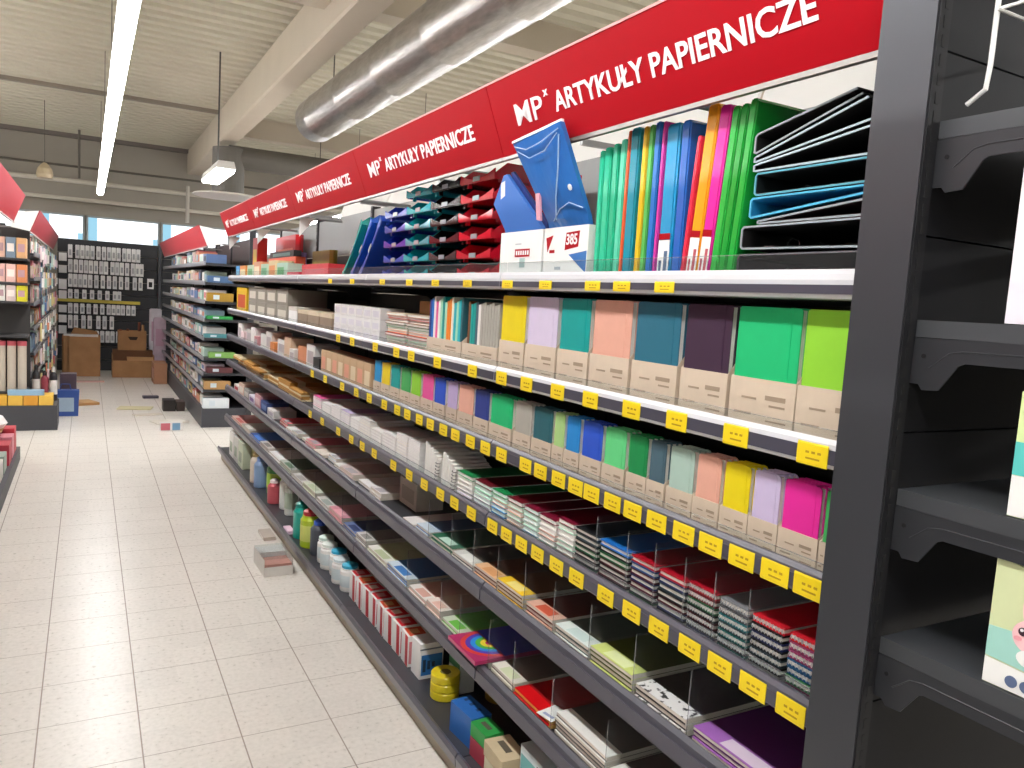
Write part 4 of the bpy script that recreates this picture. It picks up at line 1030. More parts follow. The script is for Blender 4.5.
for k, (h, nm) in enumerate(cs):
    w = 0.12 + 0.035 * ((k * 5) % 4)
    if 2.72 < y < 3.06: y = 3.065
    if y + w > 5.2: break
    pad_stack(f'{nm} coloured {nth(k + 1)}', 'fifth', 1.078 + 0.012 * (k % 3), y, y + w - 0.012, Z5, 0.26, 1 + (k * 3) % 2, 0.014, pm(h, 0.6, 0, 0.1), pm(h, 0.5, 0, 0.15, 80), 'thin pads toward the far end of the fifth shelf', pm('a9a2a4', 0.6) if k % 2 else None)
    y += w + 0.008
pack('card_box', 'pale grey card box standing among the thin pads of the fifth shelf', 'box', 1.17, 2.86, 3.05, Z5, 0.12, 0.11, pm('cfc6ba', 0.6), lab=pm('b3a99c', 0.6))
for k in range(7):
    pack('stationery_pack', f'{("white", "dark blue", "dusty rose", "white and purple", "grey", "pale peach", "white and red")[k]} pack, {nth(k + 1)} in the last row of the fifth shelf', 'pack', 1.09, 5.22 + k * 0.23, 5.43 + k * 0.23, Z5, 0.15, 0.05 + 0.02 * (k % 3), pm(('e2dfdc', '3c4f86', 'c9949a', 'd9d2e0', '9a9894', 'e0bfae', 'dfd8d4')[k], 0.5), 'small packs at the far end of the fifth shelf', lab=pm(('c2bcc8', '6f86b8', 'dfc2c4', '7f5f94', 'c9c6c0', 'e8ddd2', 'b8404a')[k], 0.5))

# ------------------------------------------------------------------ lowest raised shelf
Z6 = LEV[5]
g6 = 'pads and packs on the lowest raised shelf'
pad_stack('plain white', 'lowest raised', 1.085, 1.395, 1.620, Z6, 0.34, 5, 0.0115, pm('5a5652', 0.6), pm('e8e6e0', 0.5), g6)
pad_stack('off-white spotted', 'lowest raised', 1.085, 1.150, 1.375, Z6, 0.34, 4, 0.0115, pm('5c5854', 0.6), pm('e3e2dc', 0.5, 0, 0.12, 60), g6)
pad_stack('bright red', 'lowest raised', 1.076, 1.640, 1.830, Z6, 0.35, 2, 0.013, pm('a81418', 0.35, coat=0.4), pm('e0141c', 0.3, coat=0.5), g6, None, pm('e6a84a', 0.6))
t = thing('price_slip', 'small white slip lying on the corner of the red pad', 'paper slip', (1.072, 1.655, Z6 + 0.0292), (0, 0, 0.2))
MB().prism([(0, -0.03), (0.07, -0.03), (0.07, 0.03), (0, 0.03)], 'z', 0, 0.0006).build('slip', WHITE, t)
MB().box(0.012, 0.022, -0.02, 0.018, 0.0007, 0.001).build('slip_print', pm('9aa3c4', 0.6), t)
pad_stack('white and yellow edged', 'lowest raised', 1.085, 1.850, 1.990, Z6, 0.33, 2, 0.012, pm('6f655a', 0.6), pm('efe9da', 0.5), g6, pm('d9dfb8', 0.6))
# pack with a rainbow arc
t = thing('rainbow_pack', 'colourful pack printed with a rainbow arc, jutting over the rail', 'pack', (1.035, 2.10, Z6 + 0.0222), (0, 0, 0), g6)
MB().box(0, 0.30, -0.10, 0.10, 0, 0.012).build('pack_body', pm('b8336a', 0.35, coat=0.4), t)
m = MB()
for i, r in enumerate((0.094, 0.078, 0.062, 0.046, 0.030)):
    for k in range(12):
        a0, a1 = PI * k / 12, PI * (k + 1) / 12
        r1 = r - 0.016
        m.prism([(0.100 - math.sin(a0) * r, math.cos(a0) * r), (0.100 - math.sin(a1) * r, math.cos(a1) * r), (0.100 - math.sin(a1) * r1, math.cos(a1) * r1), (0.100 - math.sin(a0) * r1, math.cos(a0) * r1)], 'z', 0.0122, 0.0126 + i * 0.0001, i)
m.build('rainbow_print', [pm('d8423a', 0.4), pm('5a3fb0', 0.4), pm('2f8fd8', 0.4), pm('58b84a', 0.4), pm('e8cf3a', 0.4)], t)
MB().box(0.105, 0.28, -0.098, 0.098, 0.0121, 0.0125).build('header_print', pm('4a4fc0', 0.4), t)
pad_stack('folded grey base', 'lowest raised', 1.085, 2.005, 2.200, Z6, 0.30, 1, 0.018, pm('8a8580', 0.6), pm('a9a59e', 0.5), g6)
rows = [(2.215, 2.36, 'cfd8c0', '6fbf4a', 'green striped'), (2.375, 2.50, 'e6d6cc', 'e2b8a8', 'pale pink'), (2.515, 2.68, 'e8e3dc', 'd9a898', 'creamy'), (2.70, 2.92, 'cfdce6', '3f78b8', 'blue topped'), (2.94, 3.18, 'e4e2d8', 'b9c29a', 'white green'),
        (3.2, 3.34, 'd8d4ce', '8f8a86', 'greyish'), (3.36, 3.55, '6f7fa8', '33406c', 'navy'), (3.57, 3.80, 'd7909a', 'e8a8b0', 'pink'), (3.82, 4.05, 'cfcac4', '9fa8a0', 'light grey'), (4.07, 4.35, 'd6d9c6', 'bfc8a6', 'pale olive'),
        (4.37, 4.62, 'd4d0cc', 'a8a29c', 'ash'), (4.64, 4.95, 'b9bfb6', '6f8a70', 'sage'), (4.97, 5.3, 'e9e8e5', 'ecebe8', 'snow white'), (5.32, 5.6, 'cfc9c2', '8a857f', 'stone'), (5.62, 6.0, '33529a', '4f86d8', 'strong blue'), (6.02, 6.35, 'a8a29a', 'd8d2c8', 'taupe'), (6.37, 6.85, 'cfa59a', 'b8504a', 'rosy red')]
for k, (ya, yb, h, l, nm) in enumerate(rows):
    pad_stack(f'{nm}', 'lowest raised', 1.08, ya, yb, Z6, 0.30, 2 + k % 2, 0.0125, pm(l, 0.5, 0, 0.15), pm(h, 0.5, 0, 0.08), 'thin goods along the lowest raised shelf', pm(l, 0.5))

# ------------------------------------------------------------------ base deck
ZB = 0.1
def brick(name, label, cat, x, y, z, rot, d, w, h, mat, extra=None, group=None):
    t = thing(name, label, cat, (x, y, z + 0.0008), (0, 0, rot), group)
    MB().cbox(-d / 2, d / 2, -w / 2, w / 2, 0, h, 0.003, axis='z').build('body', mat, t)
    if extra: extra(t, d, w, h)
    return t
def holes(t, d, w, h):
    m = MB()
    for i in (-0.25, 0.05, 0.3): m.box(d * 0.05, d * 0.28, w * i, w * (i + 0.1), h, h + 0.0008)
    m.build('printed_marks', pm('1d3f6e', 0.5), t)
def cut(t, d, w, h):
    MB().box(-d * 0.12, d * 0.12, -w * 0.2, w * 0.3, h, h + 0.0008).build('printed_marks', pm('5f5648', 0.5), t)
brick('eraser_box', 'blue flat box on the base deck beside the yellow tape rolls', 'box', 1.090, 2.115, ZB, 0.1, 0.075, 0.135, 0.10, pm('2a66b0', 0.45), holes, 'boxes at the near end of the base deck')
brick('eraser_box', 'green box on a red box beside the blue flat box', 'box', 1.083, 1.985, ZB + 0.062, 0.05, 0.065, 0.095, 0.042, pm('2f9a48', 0.45), cut, 'boxes at the near end of the base deck')
brick('eraser_box', 'red striped box under the green box', 'box', 1.083, 1.985, ZB, 0.05, 0.065, 0.095, 0.060, pm('a8384a', 0.45), None, 'boxes at the near end of the base deck')
brick('chalk_box', 'beige wooden looking box on the base deck, nearest to the camera', 'box', 1.085, 1.868, ZB + 0.055, -0.05, 0.085, 0.125, 0.045, pm('c9b795', 0.7, 0, 0.1), cut, 'boxes at the near end of the base deck')
brick('chalk_box', 'cream box lying under the beige box', 'box', 1.085, 1.868, ZB, -0.05, 0.080, 0.120, 0.053, pm('e2d8bc', 0.6), None, 'boxes at the near end of the base deck')
def winlab(t, d, w, h):
    MB().box(-d / 2 - 0.0008, -d / 2, -w * 0.42, -w * 0.05, h * 0.1, h * 0.9).build('dark_panel', pm('5b4048', 0.4), t)
    MB().box(-d / 2 - 0.0008, -d / 2, w * 0.0, w * 0.45, h * 0.5, h * 0.85).build('teal_print', pm('6fb0b0', 0.4), t)
brick('toy_box', 'tall pale box with teal and plum print standing at the bottom edge', 'box', 1.135, 1.70, ZB, 0.0, 0.10, 0.17, 0.16, pm('cfd8da', 0.5), winlab)
# rolls of yellow tape
for k in range(3):
    t = thing('tape_roll', f'yellow tape roll, {("bottom", "middle", "top")[k]} of the little pile', 'tape', (1.120, 2.385, ZB + 0.001 + k * 0.0305), group='yellow tape rolls')
    MB().lathe([(0.020, 0.0), (0.050, 0.0), (0.052, 0.003), (0.052, 0.025), (0.050, 0.028), (0.020, 0.028), (0.020, 0.0)], n=24).build('tape', pm('e6d02a', 0.35, coat=0.4), t)
    MB().lathe([(0.0, 0.002), (0.0195, 0.002), (0.0195, 0.027), (0.016, 0.030), (0.0, 0.030)], n=20).build('core', pm('d9cf5a' if k < 2 else '857d34', 0.5), t)
t = thing('tape_roll', 'ochre tape roll in the shade behind the yellow pile', 'tape', (1.30, 2.30, ZB + 0.001), group='yellow tape rolls')
MB().lathe([(0.020, 0.0), (0.055, 0.0), (0.055, 0.05), (0.020, 0.05), (0.020, 0.0)], n=24).build('tape', pm('b08f22', 0.4), t)
def framed(t, d, w, h):
    MB().box(-d / 2 - 0.0008, -d / 2, -w * 0.45, w * 0.45, h * 0.55, h * 0.8).build('green_print', pm('4f8f5a', 0.5), t)
brick('plasticine_box', 'white and green box standing behind the yellow tape rolls', 'box', 1.20, 2.42, ZB, 0, 0.06, 0.10, 0.15, pm('d9dccf', 0.5), framed)
def blueface(t, d, w, h):
    m = MB()
    m.box(-d / 2 + 0.006, d / 2 - 0.006, -w / 2 - 0.0008, -w / 2, h * 0.10, h * 0.68)
    m.build('blue_panel', pm('2f74b8', 0.4), t)
    m = MB()
    for i in range(3): m.box(-d / 2 + 0.012 + i * 0.018, -d / 2 + 0.024 + i * 0.018, -w / 2 - 0.0014, -w / 2 - 0.0009, h * (0.2 + 0.06 * i), h * (0.55 - 0.04 * i))
    m.build('figures_print', pm('1f2f4a', 0.5), t)
    MB().box(-d / 2, d / 2, -w / 2 - 0.0008, -w / 2, h * 0.82, h * 0.86).build('grey_stripe', pm('7d8590', 0.5), t)
brick('glue_box', 'white box with a blue printed end, nearest in the glue box row', 'box', 1.125, 2.565, ZB, 0.0, 0.095, 0.085, 0.135, WHITE, blueface, 'glue boxes on the base deck')
# row of red and white boxes
for k in range(8):
    y = 2.672 + k * 0.097
    t = thing('glue_box', f'red and white glue stick box, {nth(k + 1)} from the near end of the row', 'box', (1.075 + 0.006 * ((k * 3) % 3), y, ZB + 0.0008), (0, 0, 0.06 * ((k % 3) - 1)), 'glue boxes on the base deck')
    MB().cbox(0, 0.095, -0.042, 0.042, 0, 0.120, 0.002, axis='z').build('carton', WHITE, t)
    MB().prism([(-0.0415, 0.002), (-0.012, 0.002), (-0.004, 0.118), (-0.034, 0.118)], 'x', -0.0009, -0.0001).build('red_stripe', pm('c01826', 0.4), t)
    MB().box(0.008, 0.075, -0.038, 0.038, 0.1202, 0.121).build('red_lid', pm('cf2430' if k % 3 else 'd8502a', 0.4), t)
    MB().box(0.02, 0.055, -0.018, 0.02, 0.1212, 0.122).build('lid_picture', pm(('e8b07a', 'd99a9a', 'e6d0c0')[k % 3], 0.5), t)
    MB().box(0.004, 0.080, -0.0430, -0.0421, 0.012, 0.10).build('side_print', pm('d98a90', 0.5), t)
# bottles and tubs farther along
def bottle(label, x, y, r, h, mat, cap, z=ZB, capr=0.5, square=False, group=None, name='glue_bottle', lab=None):
    t = thing(name, label, 'bottle', (x, y, z + 0.0008), group=group)
    MB().lathe([(r * 0.94, 0), (r, 0.006), (r, h * 0.72), (r * 0.85, h * 0.78), (r * capr, h * 0.82), (r * capr, h * 0.84)], n=20).build('body', mat, t, smooth=False)
    MB().lathe([(r * capr * 0.95, h * 0.842), (r * capr * 0.95, h * 0.94), (r * capr * 0.5, h)], n=16).build('cap', cap, t)
    if lab is not None:
        MB().lathe([(r + 0.0006, h * 0.18), (r + 0.0006, h * 0.6)], n=20).build('label', lab, t)
    return t
gb = 'bottles and tubs on the base deck'
for k, (y, x, h, c2) in enumerate(((3.47, 1.10, 0.13, '35a8c8'), (3.58, 1.09, 0.125, 'd8e6ea'), (3.69, 1.11, 0.13, '2fa8cf'), (3.79, 1.09, 0.135, 'e4ebe4'), (3.89, 1.10, 0.14, 'cfe6dc'))):
    bottle(f'white round tub with {("blue", "white", "cyan", "milky", "mint")[k]} lid beyond the red and white boxes', x, y, 0.045, h, WHITE, pm(c2, 0.35), capr=0.9, group=gb, name='white_tub', lab=pm('d3dfe2', 0.4))
bottle('blue capped dark bottle beside the lime bottle on the base deck', 1.10, 4.02, 0.05, 0.19, pm('4a4f58', 0.35), pm('1f4fc0', 0.3), group=gb, capr=0.7)
bottle('lime yellow bottle with red cap on the base deck', 1.09, 4.16, 0.06, 0.21, pm('b5cf2a', 0.3, coat=0.4), pm('b01c24', 0.3), group=gb, capr=0.8, lab=pm('d9e27a', 0.4))
bottle('sea green bottle next to the lime yellow bottle', 1.085, 4.33, 0.055, 0.21, pm('17a898', 0.3, coat=0.4), pm('128a80', 0.3), group=gb, capr=0.8)
bottle('black squat bottle behind the sea green bottle', 1.15, 4.50, 0.07, 0.20, pm('26262a', 0.35), BLACK, group=gb, capr=0.8)
bottle('slim white bottle standing tall on the base deck', 1.135, 4.80, 0.05, 0.24, pm('dfe2dc', 0.35), pm('e9ebe6', 0.3), group=gb, capr=0.8, lab=pm('b9c8b4', 0.4))
bottle('second slim white bottle just beyond the tall one', 1.135, 4.95, 0.05, 0.235, pm('e6e6e2', 0.35), pm('dfe0dc', 0.3), group=gb, capr=0.8)
bottle('red and white bottle beyond the slim white bottles', 1.085, 5.10, 0.045, 0.16, pm('c85a64', 0.35), pm('e9dcdc', 0.3), group=gb, capr=0.7)
bottle('large green bottle with a yellow ring near the far end of the base', 1.16, 5.36, 0.075, 0.24, pm('2f8a3c', 0.3, coat=0.4), pm('3a9a48', 0.3), group=gb, capr=0.95, lab=pm('a8cf4a', 0.4))
bottle('pale blue bottle beyond the large green bottle', 1.09, 5.55, 0.055, 0.22, pm('8aa6cf', 0.35), pm('6f8fc0', 0.3), group=gb, capr=0.7)
bottle('cream bottle beyond the pale blue bottle', 1.085, 5.70, 0.05, 0.22, pm('dccfbf', 0.4), pm('b89a60', 0.4), group=gb, capr=0.7)
brick('card_box', 'olive brown box toward the far end of the base deck', 'box', 1.16, 5.98, ZB, 0, 0.1, 0.2, 0.19, pm('7a7434', 0.6), None)
for k in range(3):
    brick('paint_box', f'{("pale green", "light grey", "white")[k]} tall box in the last row at the far end of the base', 'box', 1.09, 6.2 + k * 0.22, ZB, 0, 0.08, 0.19, 0.2, pm(('c6cfb6', 'c9c6c0', 'dfdcd8')[k], 0.5), lambda t, d, w, h: MB().box(-d / 2 - 0.0008, -d / 2, -w * 0.3, w * 0.3, h * 0.2, h * 0.6).build('label', pm('8f9a86', 0.5), t) and None, 'paint boxes at the far end of the base')
brick('pink_pack', 'small pink and white pack lying in front of the sea green bottle', 'pack', 1.035, 4.45, ZB, 0, 0.04, 0.12, 0.018, pm('e8c6da', 0.4), None)

# clear dividers on the lower shelves
for y in (1.127, 1.308, 1.485, 1.652, 1.808, 1.972, 2.137, 2.31, 2.508): divider(4, y, 0.15)
for y in (0.9935, 1.0835, 1.1705, 1.2665, 1.3645, 1.4865): divider(3, y, 0.155)
for y in (1.385, 1.63, 1.84, 1.998, 2.207, 2.368, 2.69, 3.19, 3.56, 4.06, 4.63): divider(5, y, 0.16)

# ------------------------------------------------------------------ floor litter and the fallen display
t = thing('fallen_box', 'clear topped display box of pink goods fallen on the floor beside the base deck', 'box', (0.885, 4.22, 0.001), (0, 0, 0.02))
MB().box(-0.075, 0.075, -0.20, 0.06, 0, 0.004).box(-0.075, -0.0735, -0.20, 0.06, 0.004, 0.09).box(0.0735, 0.075, -0.20, 0.06, 0.004, 0.09).box(-0.0735, 0.0735, -0.20, -0.1985, 0.004, 0.05).build('tray', pm('d9d4ce', 0.5), t)
MB().box(-0.07, 0.07, -0.19, -0.06, 0.0045, 0.06).build('pink_goods', pm('b9877c', 0.6, 0, 0.2, 30), t)
MB().box(-0.07, 0.07, -0.058, 0.05, 0.0045, 0.085).build('white_goods', pm('dcdad8', 0.4, 0, 0.15, 20), t)
MB().box(-0.0755, 0.0755, -0.2005, 0.0605, 0.091, 0.092).build('clear_lid', CLEAR, t)
pack('floor_pack', 'small flat pack lying between the fallen box and the base deck', 'pack', 0.93, 4.62, 4.80, 0.0005, 0.07, 0.02, pm('b9aea2', 0.5), lab=pm('e3dcd4', 0.5))
# coloured leaflets and scraps on the floor farther along
def flatthing(name, label, x, y, w, d, hexc, hex2=None, rot=0.0, h=0.012):
    t = thing(name, label, 'paper', (x, y, 0.0008), (0, 0, rot))
    MB().box(-w / 2, w / 2, -d / 2, d / 2, 0, h).build('sheet', pm(hexc, 0.5), t)
    if hex2: MB().box(w * 0.02, w * 0.46, -d * 0.46, d * 0.46, h, h + 0.001).build('print', pm(hex2, 0.5), t)
    return t
t = thing('colour_card', 'red and blue printed card pack standing on the floor before the far right gondola', 'pack', (0.755, 8.45, 0.001), (0, 0, 0.03))
MB().box(-0.105, 0.105, 0, 0.05, 0, 0.085).build('carton', pm('d9d6d4', 0.5), t)
MB().box(-0.098, -0.012, -0.0012, 0, 0.006, 0.078).build('red_print', pm('b9606c', 0.5), t)
MB().box(0.008, 0.082, -0.0012, 0, 0.006, 0.078).build('blue_print', pm('6a93b4', 0.5), t)
flatthing('plastic_bag', 'crumpled clear bag lying behind the red and blue card pack', 0.78, 9.0, 0.34, 0.22, 'd6d0c4', 'e2ddd4', 0.3)
flatthing('paper_scrap', 'yellowish paper scrap on the floor in the middle of the far aisle', 0.50, 10.0, 0.36, 0.22, 'cfc79c', None, -0.2)
flatthing('paper_scrap', 'long pale strip of paper beside the yellowish scrap', 0.60, 9.5, 0.3, 0.1, 'd4cabc', None, 0.3)
flatthing('paper_scrap', 'dark little pack on the floor near the right far gondola', 0.72, 10.9, 0.18, 0.10, '4a4450', None, 0.1, 0.03)
flatthing('paper_scrap', 'orange brown scrap lying by the left display pallet', -0.08, 10.4, 0.34, 0.3, 'b58a58', 'c9a06a', 0.4, 0.03)
flatthing('paper_scrap', 'pinkish strip of paper before the left cardboard box', 0.02, 12.6, 0.4, 0.10, 'c9a39a', None, 0.1, 0.02)
pack('black_crate', 'black block standing on the floor at the front of the right far gondola', 'box', 0.78, 9.75, 9.95, 0.0005, 0.13, 0.13, pm('2a2422', 0.5))
pack('black_crate', 'second dark block beside the black one, closer to the gondola base', 'box', 0.925, 9.75, 9.98, 0.0005, 0.09, 0.11, pm('3a2d28', 0.5))

# ------------------------------------------------------------------ cardboard cartons at the end of the aisle
t = thing('cardboard_box', 'big open brown cardboard box standing at the left end of the aisle', 'cardboard box', (-0.07, 13.55, 0.001))
m = MB()
m.box(-0.16, 0.25, -0.22, -0.214, 0, 0.60).box(-0.24, -0.166, -0.12, -0.114, 0, 0.60).box(-0.26, -0.254, -0.1, 0.22, 0, 0.6).box(0.244, 0.25, -0.214, 0.22, 0, 0.6).box(-0.254, 0.244, 0.214, 0.22, 0, 0.6).box(-0.254, 0.244, -0.114, 0.214, 0, 0.006)
m.box(-0.166, -0.16, -0.22, -0.114, 0, 0.6)
m.build('body', BOARD, t)
MB().prism([(-0.16, 0.6), (0.24, 0.6), (0.2, 0.67), (-0.10, 0.72)], 'y', 0.1, 0.106).build('flap', BOARD, t)
MB().box(-0.24, 0.22, -0.09, 0.08, 0.40, 0.62).build('white_contents', pm('d6d4d2', 0.6, 0, 0.2, 10), t)
t = thing('cardboard_box', 'low open cardboard box on the floor, right of the aisle end, under another box', 'cardboard box', (0.64, 13.45, 0.001))
m = MB().box(-0.30, 0.28, -0.25, -0.244, 0, 0.26).box(-0.30, -0.294, -0.244, 0.25, 0, 0.34).box(0.274, 0.28, -0.244, 0.25, 0, 0.34).box(-0.294, 0.274, 0.244, 0.25, 0, 0.34).box(-0.294, 0.274, -0.244, 0.244, 0, 0.006)
m.build('body', BOARD, t)
MB().prism([(-0.244, 0.262), (-0.05, 0.30), (-0.05, 0.306), (-0.244, 0.268)], 'x', -0.10, 0.27).build('flap', pm('c49a6a', 0.8, 0, 0.08), t)
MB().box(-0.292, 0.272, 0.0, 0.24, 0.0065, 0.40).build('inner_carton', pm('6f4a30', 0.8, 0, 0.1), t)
t = thing('cardboard_box', 'upper cardboard box with a dark hand hole stacked on the low box', 'cardboard box', (0.62, 13.57, 0.402))
m = MB().box(-0.20, 0.20, -0.10, -0.094, 0, 0.30).box(-0.20, -0.194, -0.094, 0.14, 0, 0.3).box(0.194, 0.2, -0.094, 0.14, 0, 0.3).box(-0.194, 0.194, 0.134, 0.14, 0, 0.3).box(-0.194, 0.194, -0.094, 0.134, 0, 0.006)
m.build('body', BOARD, t)
MB().prism([(-0.03, 0.16), (0.06, 0.16), (0.08, 0.21), (-0.06, 0.21)], 'y', -0.1012, -0.1002).build('hand_hole', pm('33241a', 0.8), t)
for k in range(7):
    h = (0.22, 0.20, 0.23, 0.21, 0.19, 0.34, 0.30)[k]
    tag(MB().cyl((0.455 + k * 0.053, 13.56, 0.41), (0.455 + k * 0.053, 13.56, 0.41 + h + 0.09), 0.020, n=10).build('cardboard_tube', pm(('8a4a30', '9a5a3a', '7a4028', 'a56a44', '8a4a30', '6a3826', 'b08a60')[k], 0.6), None), f'brown roll standing in the upper cardboard box, {nth(k + 1)} from its left side', 'roll', 'brown rolls in the upper cardboard box')

# ------------------------------------------------------------------ black accessory wall at the back
BLK = pm('2b2c30', 0.5, 0.1, 0.06, 6)
t = thing('hook_wall', 'black slat wall with rows of hooks at the back of the shop', 'display wall', (-0.42, 14.52, 0))
m = MB()
for i in range(9): m.box(0.0, 1.46, 0.0, 0.03, 0.16 + i * 0.215, 0.16 + (i + 1) * 0.215 - 0.008)
m.build('panel', BLK, t)
MB().box(1.47, 1.52, -0.03, 0.03, 0.0, 2.12).build('upright', pm('43454a', 0.5), t)
m = MB()
for i in range(9): m.box(1.53, 2.75, 0.0, 0.03, 0.16 + i * 0.215, 0.16 + (i + 1) * 0.215 - 0.008)
m.build('panel', BLK, t)
MB().box(0.0, 2.75, -0.30, 0.03, 0.0, 0.15).build('base', pm('34363a', 0.5), t)
MB().box(-0.02, 1.20, -0.05, -0.012, 1.085, 1.135).build('yellow_rail', pm('dccb52', 0.4), t)
HK = pm('c4c6c8', 0.35, 0.3)
PKM = [pm('f0f0f0', 0.35, 0, 0.08, 20), pm('e6e7e8', 0.35, 0, 0.08, 20), pm('f6f6f5', 0.35, 0, 0.08, 20)]
PKL = [pm('b4b6ba', 0.4), pm('c0bdc2', 0.4), pm('a8adb2', 0.4)]
rnd = random.Random(3)
cnt = 0
ROWS = [(2.00, 0.215, [0, .10, .17, .24, .31, .40, .48, .55, .62, .69, .77, .84, .91, .98]), (1.765, 0.21, [0, .08, .15, .22, .29, .36, .44, .51, .60, .67, .74, .82, .90, .97, 1.03]),
        (1.535, 0.21, [0, .07, .14, .21, .28, .37, .46, .55, .64, .73, .82, .93, 1.02]), (1.29, 0.15, [0, .09, .2, .31, .42, .53, .64, .70]),
        (1.065, 0.165, [0, .08, .17, .26, .36, .46, .55, .62, .69, .76, .84, .92]), (0.875, 0.215, [0, .08, .19, .28, .40, .49, .60]), (0.63, 0.19, [.38, .46, .54, .61, .69])]
for r, (z, h, xs) in enumerate(ROWS):
    for i, x0 in enumerate(xs):
        cnt += 1
        x = -0.24 + x0
        o = thing('hanging_pack', f'grey white hanging pack, {nth(i + 1)} from the left in the black wall\'s {nth(r + 1)} row', 'accessory pack', (x + 0.003 * rnd.uniform(-1, 1), 14.42, z), group='packs on the black hook wall')
        link('card', cached(('hang_card', h), lambda: MB().prism([(-0.031, -h), (0.031, -h), (0.031, -0.008), (0.022, 0), (-0.022, 0), (-0.031, -0.008)], 'y', 0, 0.02)), PKM[(i + r) % 3], o)
        link('picture', cached(('hang_pic', h), lambda: MB().box(-0.016, 0.016, -0.003, -0.0005, -h * 0.8, -h * 0.38)), PKL[(i * 2 + r) % 3], o)
        link('hook', cached(('hook', 0), lambda: MB().tube([(0, -0.02, -0.012), (0, -0.025, -0.004), (0, 0.098, -0.003)], 0.0035, 6)), HK, o)
for i, (z, h) in enumerate(((1.86, 0.13), (1.66, 0.12), (1.44, 0.16), (1.26, 0.13), (1.03, 0.12), (0.87, 0.12), (0.70, 0.13))):
    tag(MB().box(-0.40, -0.29, 14.43, 14.45, z - h, z).box(-0.345, -0.341, 14.45, 14.52, z - 0.012, z - 0.008).build('hanging_pack', PKM[i % 3], None), f'wider pale pack, {nth(i + 1)} from the top in the black wall\'s leftmost column', 'accessory pack', 'packs on the black hook wall')
t = thing('framed_pack', 'single white framed pack with a black centre hanging on the black wall\'s right part', 'accessory pack', (0.93, 14.43, 1.36))
MB().box(-0.05, 0.05, 0, 0.015, 0, 0.17).build('card', PKM[2], t); MB().box(-0.026, 0.026, -0.002, 0, 0.03, 0.115).build('picture', BLACK, t)
MB().box(-0.002, 0.002, 0.015, 0.09, 0.155, 0.159).build('hook', HK, t)

# ------------------------------------------------------------------ far gondolas
def far_gondola(nm, xf, side, ya, yb, levels, base_z, zones):
    """side = +1: shelves open towards -x (right of the aisle); -1: towards +x"""
    t = thing('far_gondola', f'dark steel gondola {nm}', 'shelving unit', (xf, ya, 0))
    s = side; L_ = yb - ya
    def bx(m, a, b, y0, y1, z0, z1, mi=0):
        x0, x1 = sorted((s * a, s * b)); m.box(x0, x1, y0, y1, z0, z1, mi); return m
    bx(MB(), 0.46, 0.48, 0.0, L_, 0.1, 2.0).build('back_panel', PANEL, t)
    bx(MB(), 0.0, 0.46, 0.0, L_, 0.0, base_z).build('base', pm('43444a', 0.5, 0.1), t)
    n = int(round(L_ / 1.25))
    for k in range(n + 1):
        bx(MB(), 0.44, 0.50, k * L_ / n - 0.015, k * L_ / n + 0.015, 0.0, 2.1).build('upright', DARK, t)
    for z in levels:
        bx(MB(), 0.012, 0.44, 0.0, L_, z - 0.025, z).build('shelf_plate', DARK, t)
        r = [(s * 0.0115, z - 0.030), (0, z - 0.026), (-s * 0.003, z), (s * 0.002, z + 0.016), (s * 0.0115, z + 0.014)]
        MB().prism(r, 'y', 0.0, L_).build('price_rail', pm('8f9097', 0.35, 0, 0.05, coat=0.2), t)
    return t
PAL = ['e6e2dc', 'd9d4cc', 'c9b7a8', '8aa6b4', 'd9aeb4', 'b8cfc4', '6f7f96', 'd8c88a', 'c46a70', 'e9e6e2', '9fc2b4', '5f7aa8', 'b98f6a', 'e0cfd6', '7f8a7a', 'efece8', '4a4a55', 'd4896a']
PALN = ['white', 'ivory', 'taupe', 'dusty blue', 'pale pink', 'pale mint', 'blue grey', 'straw', 'rosy red', 'chalky', 'sea mint', 'denim blue', 'tan', 'blush', 'moss grey', 'bright white', 'charcoal', 'terracotta']
def fill(gname, xs, side, levels, names, ya, yb, hs, seed, step=(0.10, 0.24), depth=0.2, kind='goods_pack'):
    rnd = random.Random(seed)
    for li, (z, nm) in enumerate(zip(levels, names)):
        y = ya + 0.02; i = 0
        while y < yb - 0.12:
            w = rnd.uniform(*step); i += 1
            c = rnd.randrange(len(PAL)); c2 = rnd.randrange(len(PAL)); h = hs[li] * rnd.uniform(0.6, 1.0)
            x = xs + side * (0.03 + rnd.uniform(0, 0.02))
            t = thing(kind, f'{PALN[c]} pack, {nth(i)} from the near end, {nm} shelf of the {gname}', 'pack', (x, y + w / 2, z + 0.001), (0, 0, 0), f'packs on the {gname}')
            d = depth
            x0, x1 = sorted((0, side * d))
            MB().cbox(x0, x1, -w / 2 + 0.004, w / 2 - 0.004, 0, h, 0.006, axis='x').build('carton', pm(PAL[c], 0.45), t)
            MB().box(-side * 0.001 if side > 0 else 0.0, 0.0 if side > 0 else 0.001, -w * 0.34, w * 0.34, h * 0.25, h * 0.75).build('label', pm(PAL[c2], 0.5), t)
            y += w
